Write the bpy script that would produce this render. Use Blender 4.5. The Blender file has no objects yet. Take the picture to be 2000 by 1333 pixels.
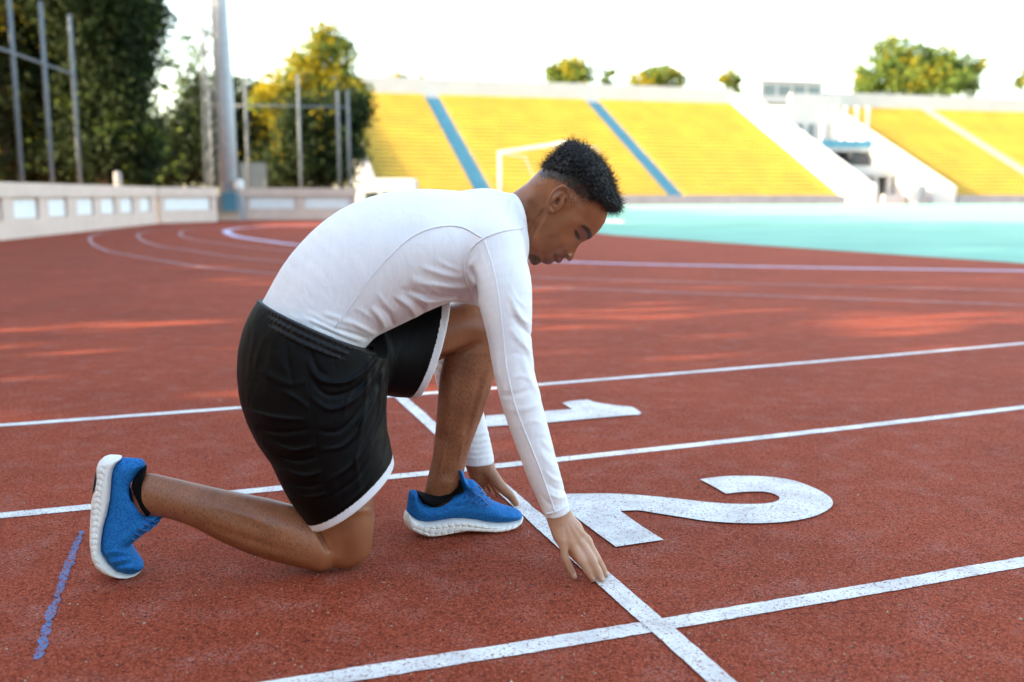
import bpy, bmesh, math, random
import numpy as np
from mathutils import Vector, Matrix

# ------------------------------------------------------------------ camera, sky, sun, exposure
S = bpy.context.scene
CAM_H, FPX, HOR = 0.84, 1944.4, 382.0          # eye height (m), focal length and horizon in pixels of the 2000 px photograph
PITCH = math.atan((666.5 - HOR) / FPX)
cd = bpy.data.cameras.new('camera'); cam = bpy.data.objects.new('camera', cd)
S.collection.objects.link(cam); S.camera = cam
cam.location = (0, 0, CAM_H); cam.rotation_euler = (math.pi / 2 - PITCH, 0, 0)
cd.sensor_width = 36; cd.lens = 36 * FPX / 2000; cd.clip_start = .05; cd.clip_end = 2000
cd.dof.use_dof = True; cd.dof.focus_distance = 2.32; cd.dof.aperture_fstop = 2.3

SUN_AZ, SUN_EL = math.radians(18), math.radians(18)      # light travels towards +x turned 18 degrees to +y
W = bpy.data.worlds.new('World'); S.world = W; W.use_nodes = True
wn = W.node_tree.nodes; wl = W.node_tree.links
sky = wn.new('ShaderNodeTexSky'); sky.sky_type = 'NISHITA'; sky.sun_disc = False
sky.sun_elevation = SUN_EL; sky.air_density = 1.0; sky.dust_density = 2.2; sky.ozone_density = 1.0
sdir = Vector((-math.cos(SUN_AZ) * math.cos(SUN_EL), -math.sin(SUN_AZ) * math.cos(SUN_EL), math.sin(SUN_EL)))
sky.sun_rotation = math.atan2(sdir.x, sdir.y)
bg = wn['Background']; bg.inputs['Strength'].default_value = .15
wl.new(sky.outputs[0], bg.inputs['Color'])
sl = bpy.data.lights.new('sun', 'SUN'); sl.energy = 2.8; sl.angle = math.radians(.55); sl.color = (1, .87, .70)
sun = bpy.data.objects.new('sun', sl); S.collection.objects.link(sun)
sun.rotation_euler = (-sdir).to_track_quat('-Z', 'Y').to_euler()
S.view_settings.view_transform = 'Standard'; S.view_settings.look = 'None'
S.view_settings.gamma = 1; S.view_settings.exposure = 2.85
S.view_settings.use_white_balance = True; S.view_settings.white_balance_temperature = 7600; S.view_settings.white_balance_tint = 8
S.cycles.max_bounces = 6; S.cycles.use_denoising = True

# ------------------------------------------------------------------ helpers
cP, sP = math.cos(PITCH), math.sin(PITCH)
UA = math.radians(17)
U = np.array([math.cos(UA), math.sin(UA), 0.]); V = np.array([-math.sin(UA), math.cos(UA), 0.])   # along and across the lanes
EYE = np.array([0, 0, CAM_H])
def ray(px, py):
    px = np.asarray(px, float); py = np.asarray(py, float)
    x = (px - 1000) / FPX; y = -(py - 666.5) / FPX
    return np.stack([x, cP + y * sP, y * cP - sP], -1)
def ground(px, py, z=0.):
    r = ray(px, py); return EYE + r * ((z - CAM_H) / r[..., 2])[..., None]
def uv_w(u, v, z=0): return U * u + V * v + np.array([0, 0, z])
def cat_rom(P, n=8):
    P = np.asarray(P, float); Q = np.vstack([2 * P[0] - P[1], P, 2 * P[-1] - P[-2]]); out = []
    for i in range(1, len(Q) - 2):
        p0, p1, p2, p3 = Q[i-1:i+3]
        for k in range(n):
            t = k / n
            out.append(.5 * (2*p1 + (p2-p0)*t + (2*p0-5*p1+4*p2-p3)*t*t + (3*p1-p0-3*p2+p3)*t**3))
    out.append(Q[-2]); return np.array(out)
col = S.collection
def link(o, parent=None):
    col.objects.link(o)
    if parent is not None: o.parent = parent
    return o
def tag(o, label=None, cat=None, group=None, kind=None):
    for k, v in (('label', label), ('category', cat), ('group', group), ('kind', kind)):
        if v: o[k] = v
    return o
def empty(name, loc=(0, 0, 0), rz=0):
    o = bpy.data.objects.new(name, None); col.objects.link(o); o.location = loc; o.rotation_euler = (0, 0, rz); return o
def mesh_obj(name, V_, F_, mats, parent=None, smooth=False, midx=None):
    me = bpy.data.meshes.new(name)
    V_ = np.asarray(V_, np.float32)
    if isinstance(F_, np.ndarray) and F_.ndim == 2:
        n, k = F_.shape
        me.vertices.add(len(V_)); me.vertices.foreach_set('co', V_.ravel())
        me.loops.add(n * k); me.loops.foreach_set('vertex_index', F_.astype(np.int32).ravel())
        me.polygons.add(n); me.polygons.foreach_set('loop_start', np.arange(0, n * k, k, dtype=np.int32))
        try: me.polygons.foreach_set('loop_total', np.full(n, k, np.int32))
        except Exception: pass
        me.update(calc_edges=True)
    else:
        me.from_pydata([tuple(v) for v in V_], [], [tuple(f) for f in F_]); me.update()
    for m in (mats if isinstance(mats, (list, tuple)) else [mats]): me.materials.append(m)
    if midx is not None: me.polygons.foreach_set('material_index', np.asarray(midx, np.int32))
    if smooth: me.polygons.foreach_set('use_smooth', np.ones(len(me.polygons), bool))
    me.validate(); me.update()
    return link(bpy.data.objects.new(name, me), parent)
class MB:
    """collects boxes, bars and tubes into one mesh"""
    def __init__(s): s.v = []; s.f = []
    def add(s, vs, fs):
        b = len(s.v); s.v += [tuple(map(float, p)) for p in vs]; s.f += [tuple(b + i for i in f) for f in fs]; return s
    def box(s, c, ax, ay, az):
        c, ax, ay, az = [np.asarray(q, float) for q in (c, ax, ay, az)]
        vs = [c + i*ax + j*ay + k*az for k in (-1, 1) for j in (-1, 1) for i in (-1, 1)]
        return s.add(vs, [(0,2,3,1), (4,5,7,6), (0,1,5,4), (2,6,7,3), (0,4,6,2), (1,3,7,5)])
    def bar(s, a, b, w, h=None, up=(0, 0, 1)):
        a, b = np.asarray(a, float), np.asarray(b, float); d = b - a; L = np.linalg.norm(d); d /= L
        x = np.cross(d, up); x = x / np.linalg.norm(x) if np.linalg.norm(x) > 1e-6 else np.array([1., 0, 0]); y = np.cross(x, d)
        return s.box((a+b)/2, d*L/2, x*w/2, y*(h or w)/2)
    def tube(s, P, r, n=6, cap=True):
        P = np.asarray(P, float); r = np.broadcast_to(r, len(P)); base = len(s.v); ref = None; rings = []
        for i, p in enumerate(P):
            t = P[min(i+1, len(P)-1)] - P[max(i-1, 0)]; t /= np.linalg.norm(t) + 1e-12
            if ref is None: ref = np.cross(t, (0, 0, 1) if abs(t[2]) < .9 else (1, 0, 0))
            ref = ref - t * (ref @ t); ref /= np.linalg.norm(ref) + 1e-12; b2 = np.cross(t, ref)
            for k in range(n):
                a = 2*math.pi*k/n; rings.append(p + r[i]*(math.cos(a)*ref + math.sin(a)*b2))
        f = [(i*n+k, i*n+(k+1) % n, (i+1)*n+(k+1) % n, (i+1)*n+k) for i in range(len(P)-1) for k in range(n)]
        if cap: f += [tuple(range(n-1, -1, -1)), tuple(range((len(P)-1)*n, len(P)*n))]
        return s.add(rings, f)
    def build(s, name, mat, parent=None, smooth=False): return mesh_obj(name, s.v, s.f, mat, parent, smooth)

# ------------------------------------------------------------------ materials
def new_mat(name):
    m = bpy.data.materials.new(name); m.use_nodes = True
    return m, m.node_tree.nodes, m.node_tree.links, m.node_tree.nodes['Principled BSDF']
def N(ns, t, **kw):
    n = ns.new(t)
    for k, v in kw.items():
        if hasattr(n, k): setattr(n, k, v)
        else: n.inputs[k].default_value = v
    return n
def ramp(ns, stops, interp='LINEAR'):
    r = ns.new('ShaderNodeValToRGB'); r.color_ramp.interpolation = interp
    e = r.color_ramp.elements
    while len(e) < len(stops): e.new(.5)
    for i, (p, c) in enumerate(stops): e[i].position = p; e[i].color = (c if len(c) == 4 else (*c, 1))
    return r
def mixc(ns, ls, fac, a, b, mode='MIX'):
    m = ns.new('ShaderNodeMix'); m.data_type = 'RGBA'; m.blend_type = mode
    for key, val in ((0, fac), (6, a), (7, b)):
        if hasattr(val, 'is_linked') or hasattr(val, 'node'): ls.new(val, m.inputs[key])
        else: m.inputs[key].default_value = val if key == 0 else (*val, 1)
    return m.outputs[2]
def plain(name, c, rough=.6, noise=.12, scale=6., bump=.0, metallic=0, bscale=None):
    m, ns, ls, b = new_mat(name)
    tc = N(ns, 'ShaderNodeTexCoord'); no = N(ns, 'ShaderNodeTexNoise', Scale=scale, Detail=6.)
    ls.new(tc.outputs['Object'], no.inputs['Vector'])
    lo = tuple(x * (1 - noise) for x in c); hi = tuple(min(1, x * (1 + noise)) for x in c)
    r = ramp(ns, [(.3, lo), (.7, hi)]); ls.new(no.outputs[0], r.inputs[0]); ls.new(r.outputs[0], b.inputs['Base Color'])
    b.inputs['Roughness'].default_value = rough; b.inputs['Metallic'].default_value = metallic
    if bump:
        n2 = N(ns, 'ShaderNodeTexNoise', Scale=bscale or scale * 6, Detail=4.); ls.new(tc.outputs['Object'], n2.inputs['Vector'])
        bp = N(ns, 'ShaderNodeBump', Strength=bump, Distance=.01); ls.new(n2.outputs[0], bp.inputs['Height']); ls.new(bp.outputs[0], b.inputs['Normal'])
    return m
def granule_mat(name, paint=None, wear_at=.385):
    """poured rubber crumb: cell-sized colour grains, dark pits, pale dust; paint = colour of a worn coat on top"""
    m, ns, ls, b = new_mat(name)
    tc = N(ns, 'ShaderNodeTexCoord'); P = tc.outputs['Object']
    vo = N(ns, 'ShaderNodeTexVoronoi', Scale=300.); ls.new(P, vo.inputs['Vector'])
    sep = N(ns, 'ShaderNodeSeparateColor'); ls.new(vo.outputs['Color'], sep.inputs[0])
    red = ramp(ns, [(0, (.12, .020, .010)), (.35, (.270, .045, .0205)), (.8, (.335, .063, .029)), (1, (.42, .11, .065))])
    ls.new(sep.outputs[0], red.inputs[0])
    fine = N(ns, 'ShaderNodeTexNoise', Scale=80., Detail=5., Roughness=.75); ls.new(P, fine.inputs['Vector'])
    big = N(ns, 'ShaderNodeTexNoise', Scale=1.3, Detail=6., Roughness=.65); ls.new(P, big.inputs['Vector'])
    mid = N(ns, 'ShaderNodeTexNoise', Scale=9., Detail=5.); ls.new(P, mid.inputs['Vector'])
    tone = ramp(ns, [(.3, (.84, .84, .84)), (.7, (1.14, 1.12, 1.12))]); ls.new(big.outputs[0], tone.inputs[0])
    c = mixc(ns, ls, 1., red.outputs[0], tone.outputs[0], 'MULTIPLY')
    pit = ramp(ns, [(.36, (1, 1, 1)), (.44, (0, 0, 0))]); ls.new(fine.outputs[0], pit.inputs[0])
    c = mixc(ns, ls, pit.outputs[0], c, (.035, .010, .010))
    # pale worn dust, in drifts
    dm = N(ns, 'ShaderNodeMath', operation='MULTIPLY'); d1 = ramp(ns, [(.48, (0, 0, 0)), (.85, (1, 1, 1))]); ls.new(mid.outputs[0], d1.inputs[0])
    d2 = ramp(ns, [(.62, (0, 0, 0)), (.80, (1, 1, 1))]); ls.new(sep.outputs[1], d2.inputs[0])
    ls.new(d1.outputs[0], dm.inputs[0]); ls.new(d2.outputs[0], dm.inputs[1])
    c = mixc(ns, ls, dm.outputs[0], c, (.40, .20, .17))
    if paint:
        f2 = N(ns, 'ShaderNodeTexNoise', Scale=150., Detail=5., Roughness=.75); ls.new(P, f2.inputs['Vector']); wear = ramp(ns, [(wear_at, (0, 0, 0)), (wear_at + .06, (1, 1, 1))]); ls.new(f2.outputs[0], wear.inputs[0])
        pc = ramp(ns, [(0, tuple(x * .84 for x in paint)), (1, paint)]); ls.new(sep.outputs[2], pc.inputs[0])
        dirt = ramp(ns, [(.35, (.80, .77, .76)), (.6, (1, 1, 1))]); ls.new(mid.outputs[0], dirt.inputs[0]); pcd = mixc(ns, ls, 1., pc.outputs[0], dirt.outputs[0], 'MULTIPLY')
        c = mixc(ns, ls, wear.outputs[0], c, pcd)
    ls.new(c, b.inputs['Base Color']); b.inputs['Roughness'].default_value = .82
    b.inputs['Specular IOR Level'].default_value = .08
    ad = N(ns, 'ShaderNodeMath', operation='ADD'); ls.new(vo.outputs['Distance'], ad.inputs[0]); ls.new(fine.outputs[0], ad.inputs[1])
    bp = N(ns, 'ShaderNodeBump', Strength=.55 if not paint else .4, Distance=.003); ls.new(ad.outputs[0], bp.inputs['Height']); ls.new(bp.outputs[0], b.inputs['Normal'])
    return m
def leaf_mat(name, a, b_, tr=.35):
    m, ns, ls, b = new_mat(name)
    tc = N(ns, 'ShaderNodeTexCoord'); no = N(ns, 'ShaderNodeTexNoise', Scale=.9, Detail=5.); ls.new(tc.outputs['Object'], no.inputs['Vector'])
    r = ramp(ns, [(.35, a), (.65, b_)]); ls.new(no.outputs[0], r.inputs[0]); ls.new(r.outputs[0], b.inputs['Base Color'])
    b.inputs['Roughness'].default_value = .8; b.inputs['Specular IOR Level'].default_value = .12
    t = N(ns, 'ShaderNodeBsdfTranslucent'); ls.new(r.outputs[0], t.inputs[0]); mx = N(ns, 'ShaderNodeMixShader'); mx.inputs[0].default_value = tr
    ls.new(b.outputs[0], mx.inputs[1]); ls.new(t.outputs[0], mx.inputs[2]); ls.new(mx.outputs[0], ns['Material Output'].inputs[0])
    return m
M = dict(
    track=granule_mat('red_rubber'), paint=granule_mat('worn_white_paint', (.82, .80, .78)), chalk=granule_mat('blue_chalk', (.09, .24, .48), .46),
    faded=granule_mat('faded_line_paint', (.52, .36, .37)), inner=granule_mat('pale_blue_line_paint', (.62, .62, .80)),
    turf=plain('turquoise_turf', (.14, .37, .29), .9, .14, .5, .3, bscale=40), grass=plain('grass_verge', (.06, .09, .03), .9, .3, 2.),
    wall=plain('pink_render', (.62, .49, .42), .85, .07, 3., .15), panel=plain('white_panel', (.74, .77, .78), .7, .05, 4., .1),
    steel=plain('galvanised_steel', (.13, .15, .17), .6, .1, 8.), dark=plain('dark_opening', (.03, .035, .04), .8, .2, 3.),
    galv=plain('pale_galvanised', (.40, .43, .46), .5, .1, 5.), pale=plain('pale_concrete', (.40, .40, .42), .8, .06, .6), white=plain('white_concrete', (.56, .56, .55), .75, .06, .6, .1), seat=plain('yellow_plastic', (.58, .36, .035), .55, .12, .35),
    blue=plain('blue_stair_paint', (.05, .20, .30), .75, .1, 1.), concrete=plain('grey_concrete', (.27, .28, .30), .85, .12, 1.), goal=plain('white_gloss_paint', (.75, .76, .76), .4, .04, 5.),
    glass=plain('window_glass', (.09, .13, .15), .15, .2, .6), bark=plain('bark', (.09, .065, .045), .9, .3, 9., .5),
    leaf_dark=leaf_mat('dark_leaves', (.012, .022, .010), (.030, .048, .016), .25), leaf_sunlit=leaf_mat('sunlit_yellow_leaves', (.20, .18, .02), (.38, .29, .02), .45),  # the golden leaves have the yellow of sunlight put into their colour
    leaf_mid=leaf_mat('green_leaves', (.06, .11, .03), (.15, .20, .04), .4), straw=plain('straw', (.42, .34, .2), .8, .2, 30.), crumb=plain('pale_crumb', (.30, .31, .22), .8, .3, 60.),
)

# ------------------------------------------------------------------ ground, paint
def sheet(name, pts, z, mat, parent=None):
    pts = [(float(p[0]), float(p[1]), z) for p in pts]
    return mesh_obj(name, pts, [tuple(range(len(pts)))], mat, parent)
verge = tag(sheet('ground', [(-700, -300), (700, -300), (700, 900), (-700, 900)], -.05, M['grass']), kind='structure')
track = tag(sheet('track', [uv_w(-9, -14), uv_w(140, -14), uv_w(140, 92), uv_w(-9, 92)], 0, M['track']), kind='structure')
# the infield begins at an edge that crosses the track
e0 = ground(2000, 515); e1 = ground(1200, 460); ed = (e1 - e0) / np.linalg.norm(e1 - e0)
inf = [e0 - ed * 1.2 , e1, e1 + ed * 2.5 + U * .6, e1 + ed * 6 + U * 2.6, uv_w(6.5, 40), uv_w(6.5, 82), uv_w(130, 82), uv_w(130, 2), e0 - ed * 6 + U * 7, e0 - ed * 3 + U * 1.2]
infield = tag(sheet('infield', inf, .004, M['turf']), kind='structure')
rng = random.Random(4); nr = np.random.RandomState(4)
def strip(name, pts, w, z, mat, jag=.0009, step=.02, parent=track, label=None, taper=False):
    """a painted band along ground points, with slightly ragged edges"""
    P = cat_rom(np.asarray(pts)[:, :2], 10)
    L = np.r_[0, np.cumsum(np.linalg.norm(np.diff(P, axis=0), axis=1))]; n = min(1500, max(8, int(L[-1] / step)))
    s = np.linspace(0, L[-1], n); P = np.stack([np.interp(s, L, P[:, k]) for k in (0, 1)], 1)
    t = np.gradient(P, axis=0); t /= np.linalg.norm(t, axis=1)[:, None]; nn = np.stack([-t[:, 1], t[:, 0]], 1)
    if taper: w = w * (np.sin(np.pi * (np.arange(n) + .5) / n) ** .35 * (1 + .35 * np.convolve(nr.randn(n), np.ones(9)/9, 'same')))[:, None]
    def edge():
        q = nr.randn(n); return (q + np.convolve(nr.randn(n), np.ones(7)/2.6, 'same'))[:, None] * jag * .7
    a = P + nn * (w/2 + edge()); b = P - nn * (w/2 + edge())
    vs = np.vstack([np.c_[a, np.full(n, z)], np.c_[b, np.full(n, z)]]); i = np.arange(n - 1)
    o = mesh_obj(name, vs, np.stack([i, i + n, i + n + 1, i + 1], 1), mat, parent)
    if label: o['label'] = label
    return o
def lane(px, u0, u1, label):
    g = ground(np.array(px, float)[:, 0], np.array(px, float)[:, 1]); u = g @ U; v = g @ V; c = np.polyfit(u, v, 2)
    lo, hi = u.min(), u.max()
    def f(q):
        qq = np.clip(q, lo - .5, hi + .5); return np.polyval(c, qq) + (q - qq) * np.polyval(np.polyder(c), qq)
    q = np.linspace(u0, u1, 24); strip('lane_line', [uv_w(a, f(a)) for a in q], .05, .002, M['paint'], step=.012, label=label)
lane([(0, 830.6), (250, 813.8), (490, 797.5), (860, 767.8), (1045, 752), (1750, 692.9), (2000, 671.9)], -7, 14, 'far white lane line beyond the number one')
lane([(0, 1007.9), (175, 991.9), (555, 955.5), (830, 925.3), (1200, 887), (1750, 825.7), (2000, 796.6)], -7, 12, 'white lane line between the numbers one and two')
lane([(590, 1335), (790, 1304), (1284, 1222.7), (1750, 1143.2), (2000, 1098.4)], -5, 8, 'white lane line crossing the start line below the number two')
strip('start_line', [ground(760, 757.5), ground(850.5, 839), ground(1200, 1151), ground(1284, 1222.7), ground(1406.7, 1333), ground(1560, 1470)], .05, .0035, M['paint'], label='white start line under both hands')
def px_line(name, pts, w, mat, label):
    strip(name, [ground(*p) for p in pts], w, .004, mat, jag=.004, step=.06, label=label)
px_line('curve_line', [(300, 446), (215, 453), (180, 462), (176, 470), (184, 479), (210, 491), (262, 501), (315, 510), (385, 521), (455, 528), (546, 536), (800, 549), (1050, 562), (1500, 579), (2000, 597), (2400, 611)], .05, M['faded'], 'faded line of the bend sweeping widest')
px_line('curve_line', [(380, 445), (300, 451), (271, 458), (270, 463), (282, 472), (315, 482), (367, 489), (437, 500), (560, 513), (800, 529), (1050, 543), (1500, 556), (2000, 569), (2400, 579)], .05, M['faded'], 'faded line of the bend inside the widest one')
px_line('curve_line', [(440, 445), (370, 450), (352, 456), (356, 462), (380, 469), (420, 475), (490, 484), (620, 495), (760, 505)], .05, M['faded'], 'short faded line of the bend beside the kerb line')
px_line('curve_line', [(690, 440), (560, 441.5), (480, 445), (445, 450), (444, 455), (465, 463), (525, 472), (595, 480), (850, 499), (1120, 513), (1500, 522), (2000, 530), (2400, 537)], .17, M['inner'], 'broad pale blue kerb line along the infield')
def digit(name, outline, label):
    from mathutils.geometry import tessellate_polygon
    q = [outline[0]]
    for p in outline[1:]:
        if math.hypot(p[0]-q[-1][0], p[1]-q[-1][1]) > .4: q.append(p)
    g = [ground(*p) for p in q]; tri = tessellate_polygon([[Vector((p[0], p[1], 0)) for p in g]])
    me = bpy.data.meshes.new(name); me.from_pydata([(p[0], p[1], .004) for p in g], [], [tuple(t) for t in tri]); me.materials.append(M['paint'])
    bm = bmesh.new(); bm.from_mesh(me)
    for f in bm.faces:
        f.normal_update()
        if f.normal.z < 0: f.normal_flip()
    bm.to_mesh(me); bm.free()
    o = link(bpy.data.objects.new(name, me), track); o['label'] = label
def crop7(pts): return [(1080 + x / 3.3333, 760 + y / 3.3333) for x, y in pts]
def sm(pts, n=5): return [tuple(p) for p in cat_rom(np.array(pts, float), n)]
two = (sm([(720, 992), (560, 890), (438, 803)]) + sm([(438, 803), (560, 800), (700, 822), (850, 845), (1000, 868), (1200, 882), (1400, 882), (1560, 868), (1700, 838), (1790, 795), (1822, 757), (1805, 715), (1740, 672), (1640, 628), (1540, 598), (1400, 580), (1240, 574), (1100, 578), (955, 596)])
       + sm([(955, 596), (1040, 640), (1125, 690)]) + sm([(1125, 690), (1250, 678), (1380, 678), (1450, 697), (1475, 720), (1440, 745), (1340, 757), (1180, 757), (1000, 745), (800, 722), (600, 703), (400, 690), (200, 690), (60, 693), (-60, 705)])
       + sm([(-60, 705), (60, 780), (170, 860), (290, 950), (410, 1037)]) + [(560, 1015)])
digit('painted_number_two', crop7(two), 'large white number 2 painted in its lane')
one = sm([(575, 162), (545, 140), (515, 124), (450, 117), (370, 108), (290, 95), (225, 76)]) + [(140, 82), (60, 96), (125, 138), (-40, 150), (-440, 182), (-440, 252), (0, 222), (260, 198)] + [(480, 178), (560, 174)]
digit('painted_number_one', crop7(one), 'white number 1 painted in the farther lane')
chalk_px = [(162, 1037), (150, 1062), (140, 1090), (128, 1118), (121, 1140), (112, 1170)], [(113, 1168), (106, 1185), (99, 1198), (95, 1218)], [(95, 1216), (91, 1228), (88, 1244)], [(88, 1243), (80, 1270), (72, 1291)]
for seg in chalk_px: strip('chalk_mark', [ground(*p) for p in seg], .019, .002, M['chalk'], jag=.0016, step=.003, taper=True)
# loose crumbs of rubber and straw on the rubber
cr = MB()
for i in range(420):
    p = ground(rng.uniform(-100, 2100), 700 + 640 * rng.random() ** .6); r = rng.uniform(.0009, .0021) * (1.6 if rng.random() < .06 else 1)
    a = rng.uniform(0, 6.28); x = np.array([math.cos(a), math.sin(a), 0]) * r * rng.uniform(1, 1.8); y = np.array([-math.sin(a), math.cos(a), 0]) * r
    cr.add([p + x, p + y, p - x, p - y, p + np.array([0, 0, r * 1.2])], [(0, 1, 4), (1, 2, 4), (2, 3, 4), (3, 0, 4)])
tag(cr.build('rubber_crumbs', M['crumb'], track), kind='stuff')
st = MB()
for i in range(1):
    p = ground(rng.uniform(385, 490), rng.uniform(774, 786)); a = rng.uniform(-.7, .5); d = np.array([math.cos(a), math.sin(a), .06]) * rng.uniform(.015, .05)
    st.tube([p + (0, 0, .003), p + d * .5 + (0, 0, .007), p + d + (0, 0, .004)], .0012, 4)
tag(st.build('straw_wisp', M['straw']), 'small wisp of dry straw lying on the far lane line', 'straw')

# ------------------------------------------------------------------ walls, fences, masts
Z3 = np.array([0, 0, 1.]); M['slate'] = plain('slate_paint', (.09, .12, .14), .7)
def on_line(px, a, d, z=0.):
    """distance along the vertical plane through ground point a with direction d, seen at column px"""
    r = ray(px, 420.); n = np.array([-d[1], d[0], 0]); t = (a - EYE) @ n / (r @ n); p = EYE + r * t
    return float((p - a) @ d)
def panel_wall(a, b, bays, label, th=.28, hgt=1.09):
    """low rendered wall: plinth, coping, pilasters and recessed white panels; bays = [(s0, s1)] along it"""
    a, b = np.asarray(a, float), np.asarray(b, float); L = np.linalg.norm(b - a); d = (b - a) / L; n = np.array([d[1], -d[0], 0])
    if n @ (EYE - a) < 0: n = -n
    w = empty('perimeter_wall', tuple(a)); tag(w, label, 'wall')
    def bx(name, s0, s1, z0, z1, o0, o1, m):
        MB().box(d*(s0+s1)/2 + n*(o0+o1)/2 + Z3*(z0+z1)/2, d*(s1-s0)/2, n*(o1-o0)/2, Z3*(z1-z0)/2).build(name, m, w)
    bx('plinth', 0, L, 0, hgt*.33, -th, .02, M['wall']); bx('coping', -.03, L+.03, hgt*.74, hgt, -th-.03, .04, M['wall'])
    bx('back_wall', 0, L, hgt*.33, hgt*.74, -th, -.09, M['wall'])
    s = 0
    for s0, s1 in sorted(bays):
        if s0 > s: bx('pilaster', s, s0, hgt*.33, hgt*.74, -.09, 0, M['wall'])
        bx('panel', s0+.05, s1-.05, hgt*.36, hgt*.70, -.09, -.06, M['panel']); s = s1
    bx('pilaster', s, L, hgt*.33, hgt*.74, -.09, 0, M['wall'])
wc = ground(308, 437.); wd = ground(0, 470.) - wc; wd /= np.linalg.norm(wd); wa = wc + wd * 34
bays = [sorted((on_line(a, wc, wd), on_line(b, wc, wd))) for a, b in ((275, 296), (237, 262), (199, 227), (152, 186), (96, 134), (28, 78))]
pit = bays[-1][1] - bays[-2][1]; bw = bays[-1][1] - bays[-1][0]; q = bays[-1][0] + pit
while q + bw < 33: bays.append((q, q + bw)); q += pit
panel_wall(wc, wa, [tuple(b) for b in bays], 'long low pinkish wall with a row of narrow white panels')
w1 = ground(424, 433.); dd = w1 - wc; L = np.linalg.norm(dd); dd /= L
panel_wall(wc + dd*.1, w1, [(on_line(318, wc, dd), on_line(410, wc, dd))], 'short low wall with one wide white panel beside the mast')
w2, w3 = ground(470, 430.), ground(697, 429.); dd = w3 - w2; dd /= np.linalg.norm(dd)
panel_wall(w2, w3, [tuple(sorted((on_line(a, w2, dd), on_line(b, w2, dd)))) for a, b in ((484, 579), (593, 687))], 'low wall with two wide white panels right of the mast')

def fence(posts, tops, r, rails, label):
    f = empty('ball_stop_fence', tuple(posts[0])); tag(f, label, 'fence'); o = posts[0]
    for p, h in zip(posts, tops): MB().tube([p - o, p - o + Z3*h], r, 10).build('post', M['steel'], f, True)
    for a, b, z in rails: MB().tube([posts[a] - o + Z3*z, posts[b] - o + Z3*z], r*.62, 8).build('rail', M['steel'], f, True)
nb = np.array([wd[1], -wd[0], 0]); nb = -nb if nb @ (EYE - wc) > 0 else nb
wcb = wc + nb * .75; fp = [wcb + wd * on_line(px, wcb, wd) for px in (160, 106, 47)]; fp += [fp[2] + (fp[2] - fp[1]) * k for k in (1, 2, 3, 4)]
fence(fp, [5.3, 5.25, 6.6, 6.6, 6.6, 6.6, 6.6], .048, [(0, 6, 3.85)], 'tall steel ball stop posts with one rail behind the long wall')
fq = [w2 + dd * on_line(px, w2, dd) + np.array([0, 1.6, 0]) for px in (392, 464, 571, 650, 670)]
fence(fq, [4.6, 5.0, 5.1, 4.6, 4.6], .05, [(0, 4, 4.0)], 'steel ball stop fence behind the wall with two panels')
mb_ = ground(447, 431.) + np.array([0, .2, 0])
mast = tag(empty('floodlight_mast', tuple(mb_)), 'tall tapered grey steel mast standing in the gap between two walls', 'mast')
MB().tube([(0, 0, .6), (0, 0, 4), (-.06, 0, 9), (-.1, 0, 16)], [.30, .27, .19, .13], 14).build('pole', M['galv'], mast, True)
MB().box((.02, 0, .42), (.42, 0, 0), (0, .3, 0), (0, 0, .42)).build('base_block', M['concrete'], mast)
MB().box((.1, -.36, .62), (.22, 0, 0), (0, .1, 0), (0, 0, .3)).build('control_cabinet', M['blue'], mast)
lad = MB().tube([(-.34, .1, .8), (-.42, .1, 14)], .025, 6).tube([(-.2, -.2, .8), (-.28, -.2, 14)], .025, 6)
for k in range(44): lad.tube([(-.34, .1, .9+k*.3), (-.2, -.2, .9+k*.3)], .015, 5)
lad.build('ladder', M['steel'], mast)
lb = MB(); lb.tube([(.4, -.25, 1.0), (.4, -.25, 1.22)], [.13, .17], 14); lb.tube([(.4, -.25, 1.22), (.4, -.25, 1.34), (.4, -.25, 1.38)], [.17, .13, .02], 14); lb.bar((.1, -.1, 1.1), (.4, -.25, 1.1), .04)
lb.build('loudspeaker', M['goal'], mast, True)
tb = ground(404, 431.) + np.array([0, 1.2, 0]); tw = tag(empty('lattice_tower', tuple(tb)), 'slim steel lattice tower beside the tapered mast', 'tower')
for sx in (-.28, .28):
    for sy in (-.28, .28): MB().bar((sx, sy, 0), (sx*.8, sy*.8, 7.6), .055).build('leg', M['steel'], tw)
br = MB()
for k in range(12):
    z0, z1 = k*.63, (k+1)*.63
    for s in (-1, 1):
        a = .28*(1-.2*z0/7.6); b = .28*(1-.2*z1/7.6)
        br.bar((-a, s*a, z0), (b, s*b, z1), .03).bar((s*a, -a, z0), (s*b, b, z1), .03).bar((-b, s*b, z1), (b, s*b, z1), .03)
br.build('bracing', M['steel'], tw)
sp = wc + wd * on_line(270, wc, wd) + nb * .5
MB().tube([sp, sp + Z3*1.45, sp + Z3*1.5], [.11, .1, .06], 10).build('short_post', M['concrete']); tag(bpy.data.objects['short_post'], 'short grey post just behind the corner of the long wall', 'post')
gb = EYE + ray(497, 400.) * (44 / ray(497, 400.)[1]); gb[2] = -.05; bo = tag(empty('notice_board', tuple(gb)), 'grey blue board on two legs behind the fence', 'board')
MB().box((0, 0, 1.75), (.55, .1, 0), (0, .03, 0), (0, 0, .55)).build('board', M['slate'], bo)
for x in (-.5, .5): MB().bar((x, .06, 0), (x, .06, 1.6), .07).build('leg', M['steel'], bo)

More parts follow.
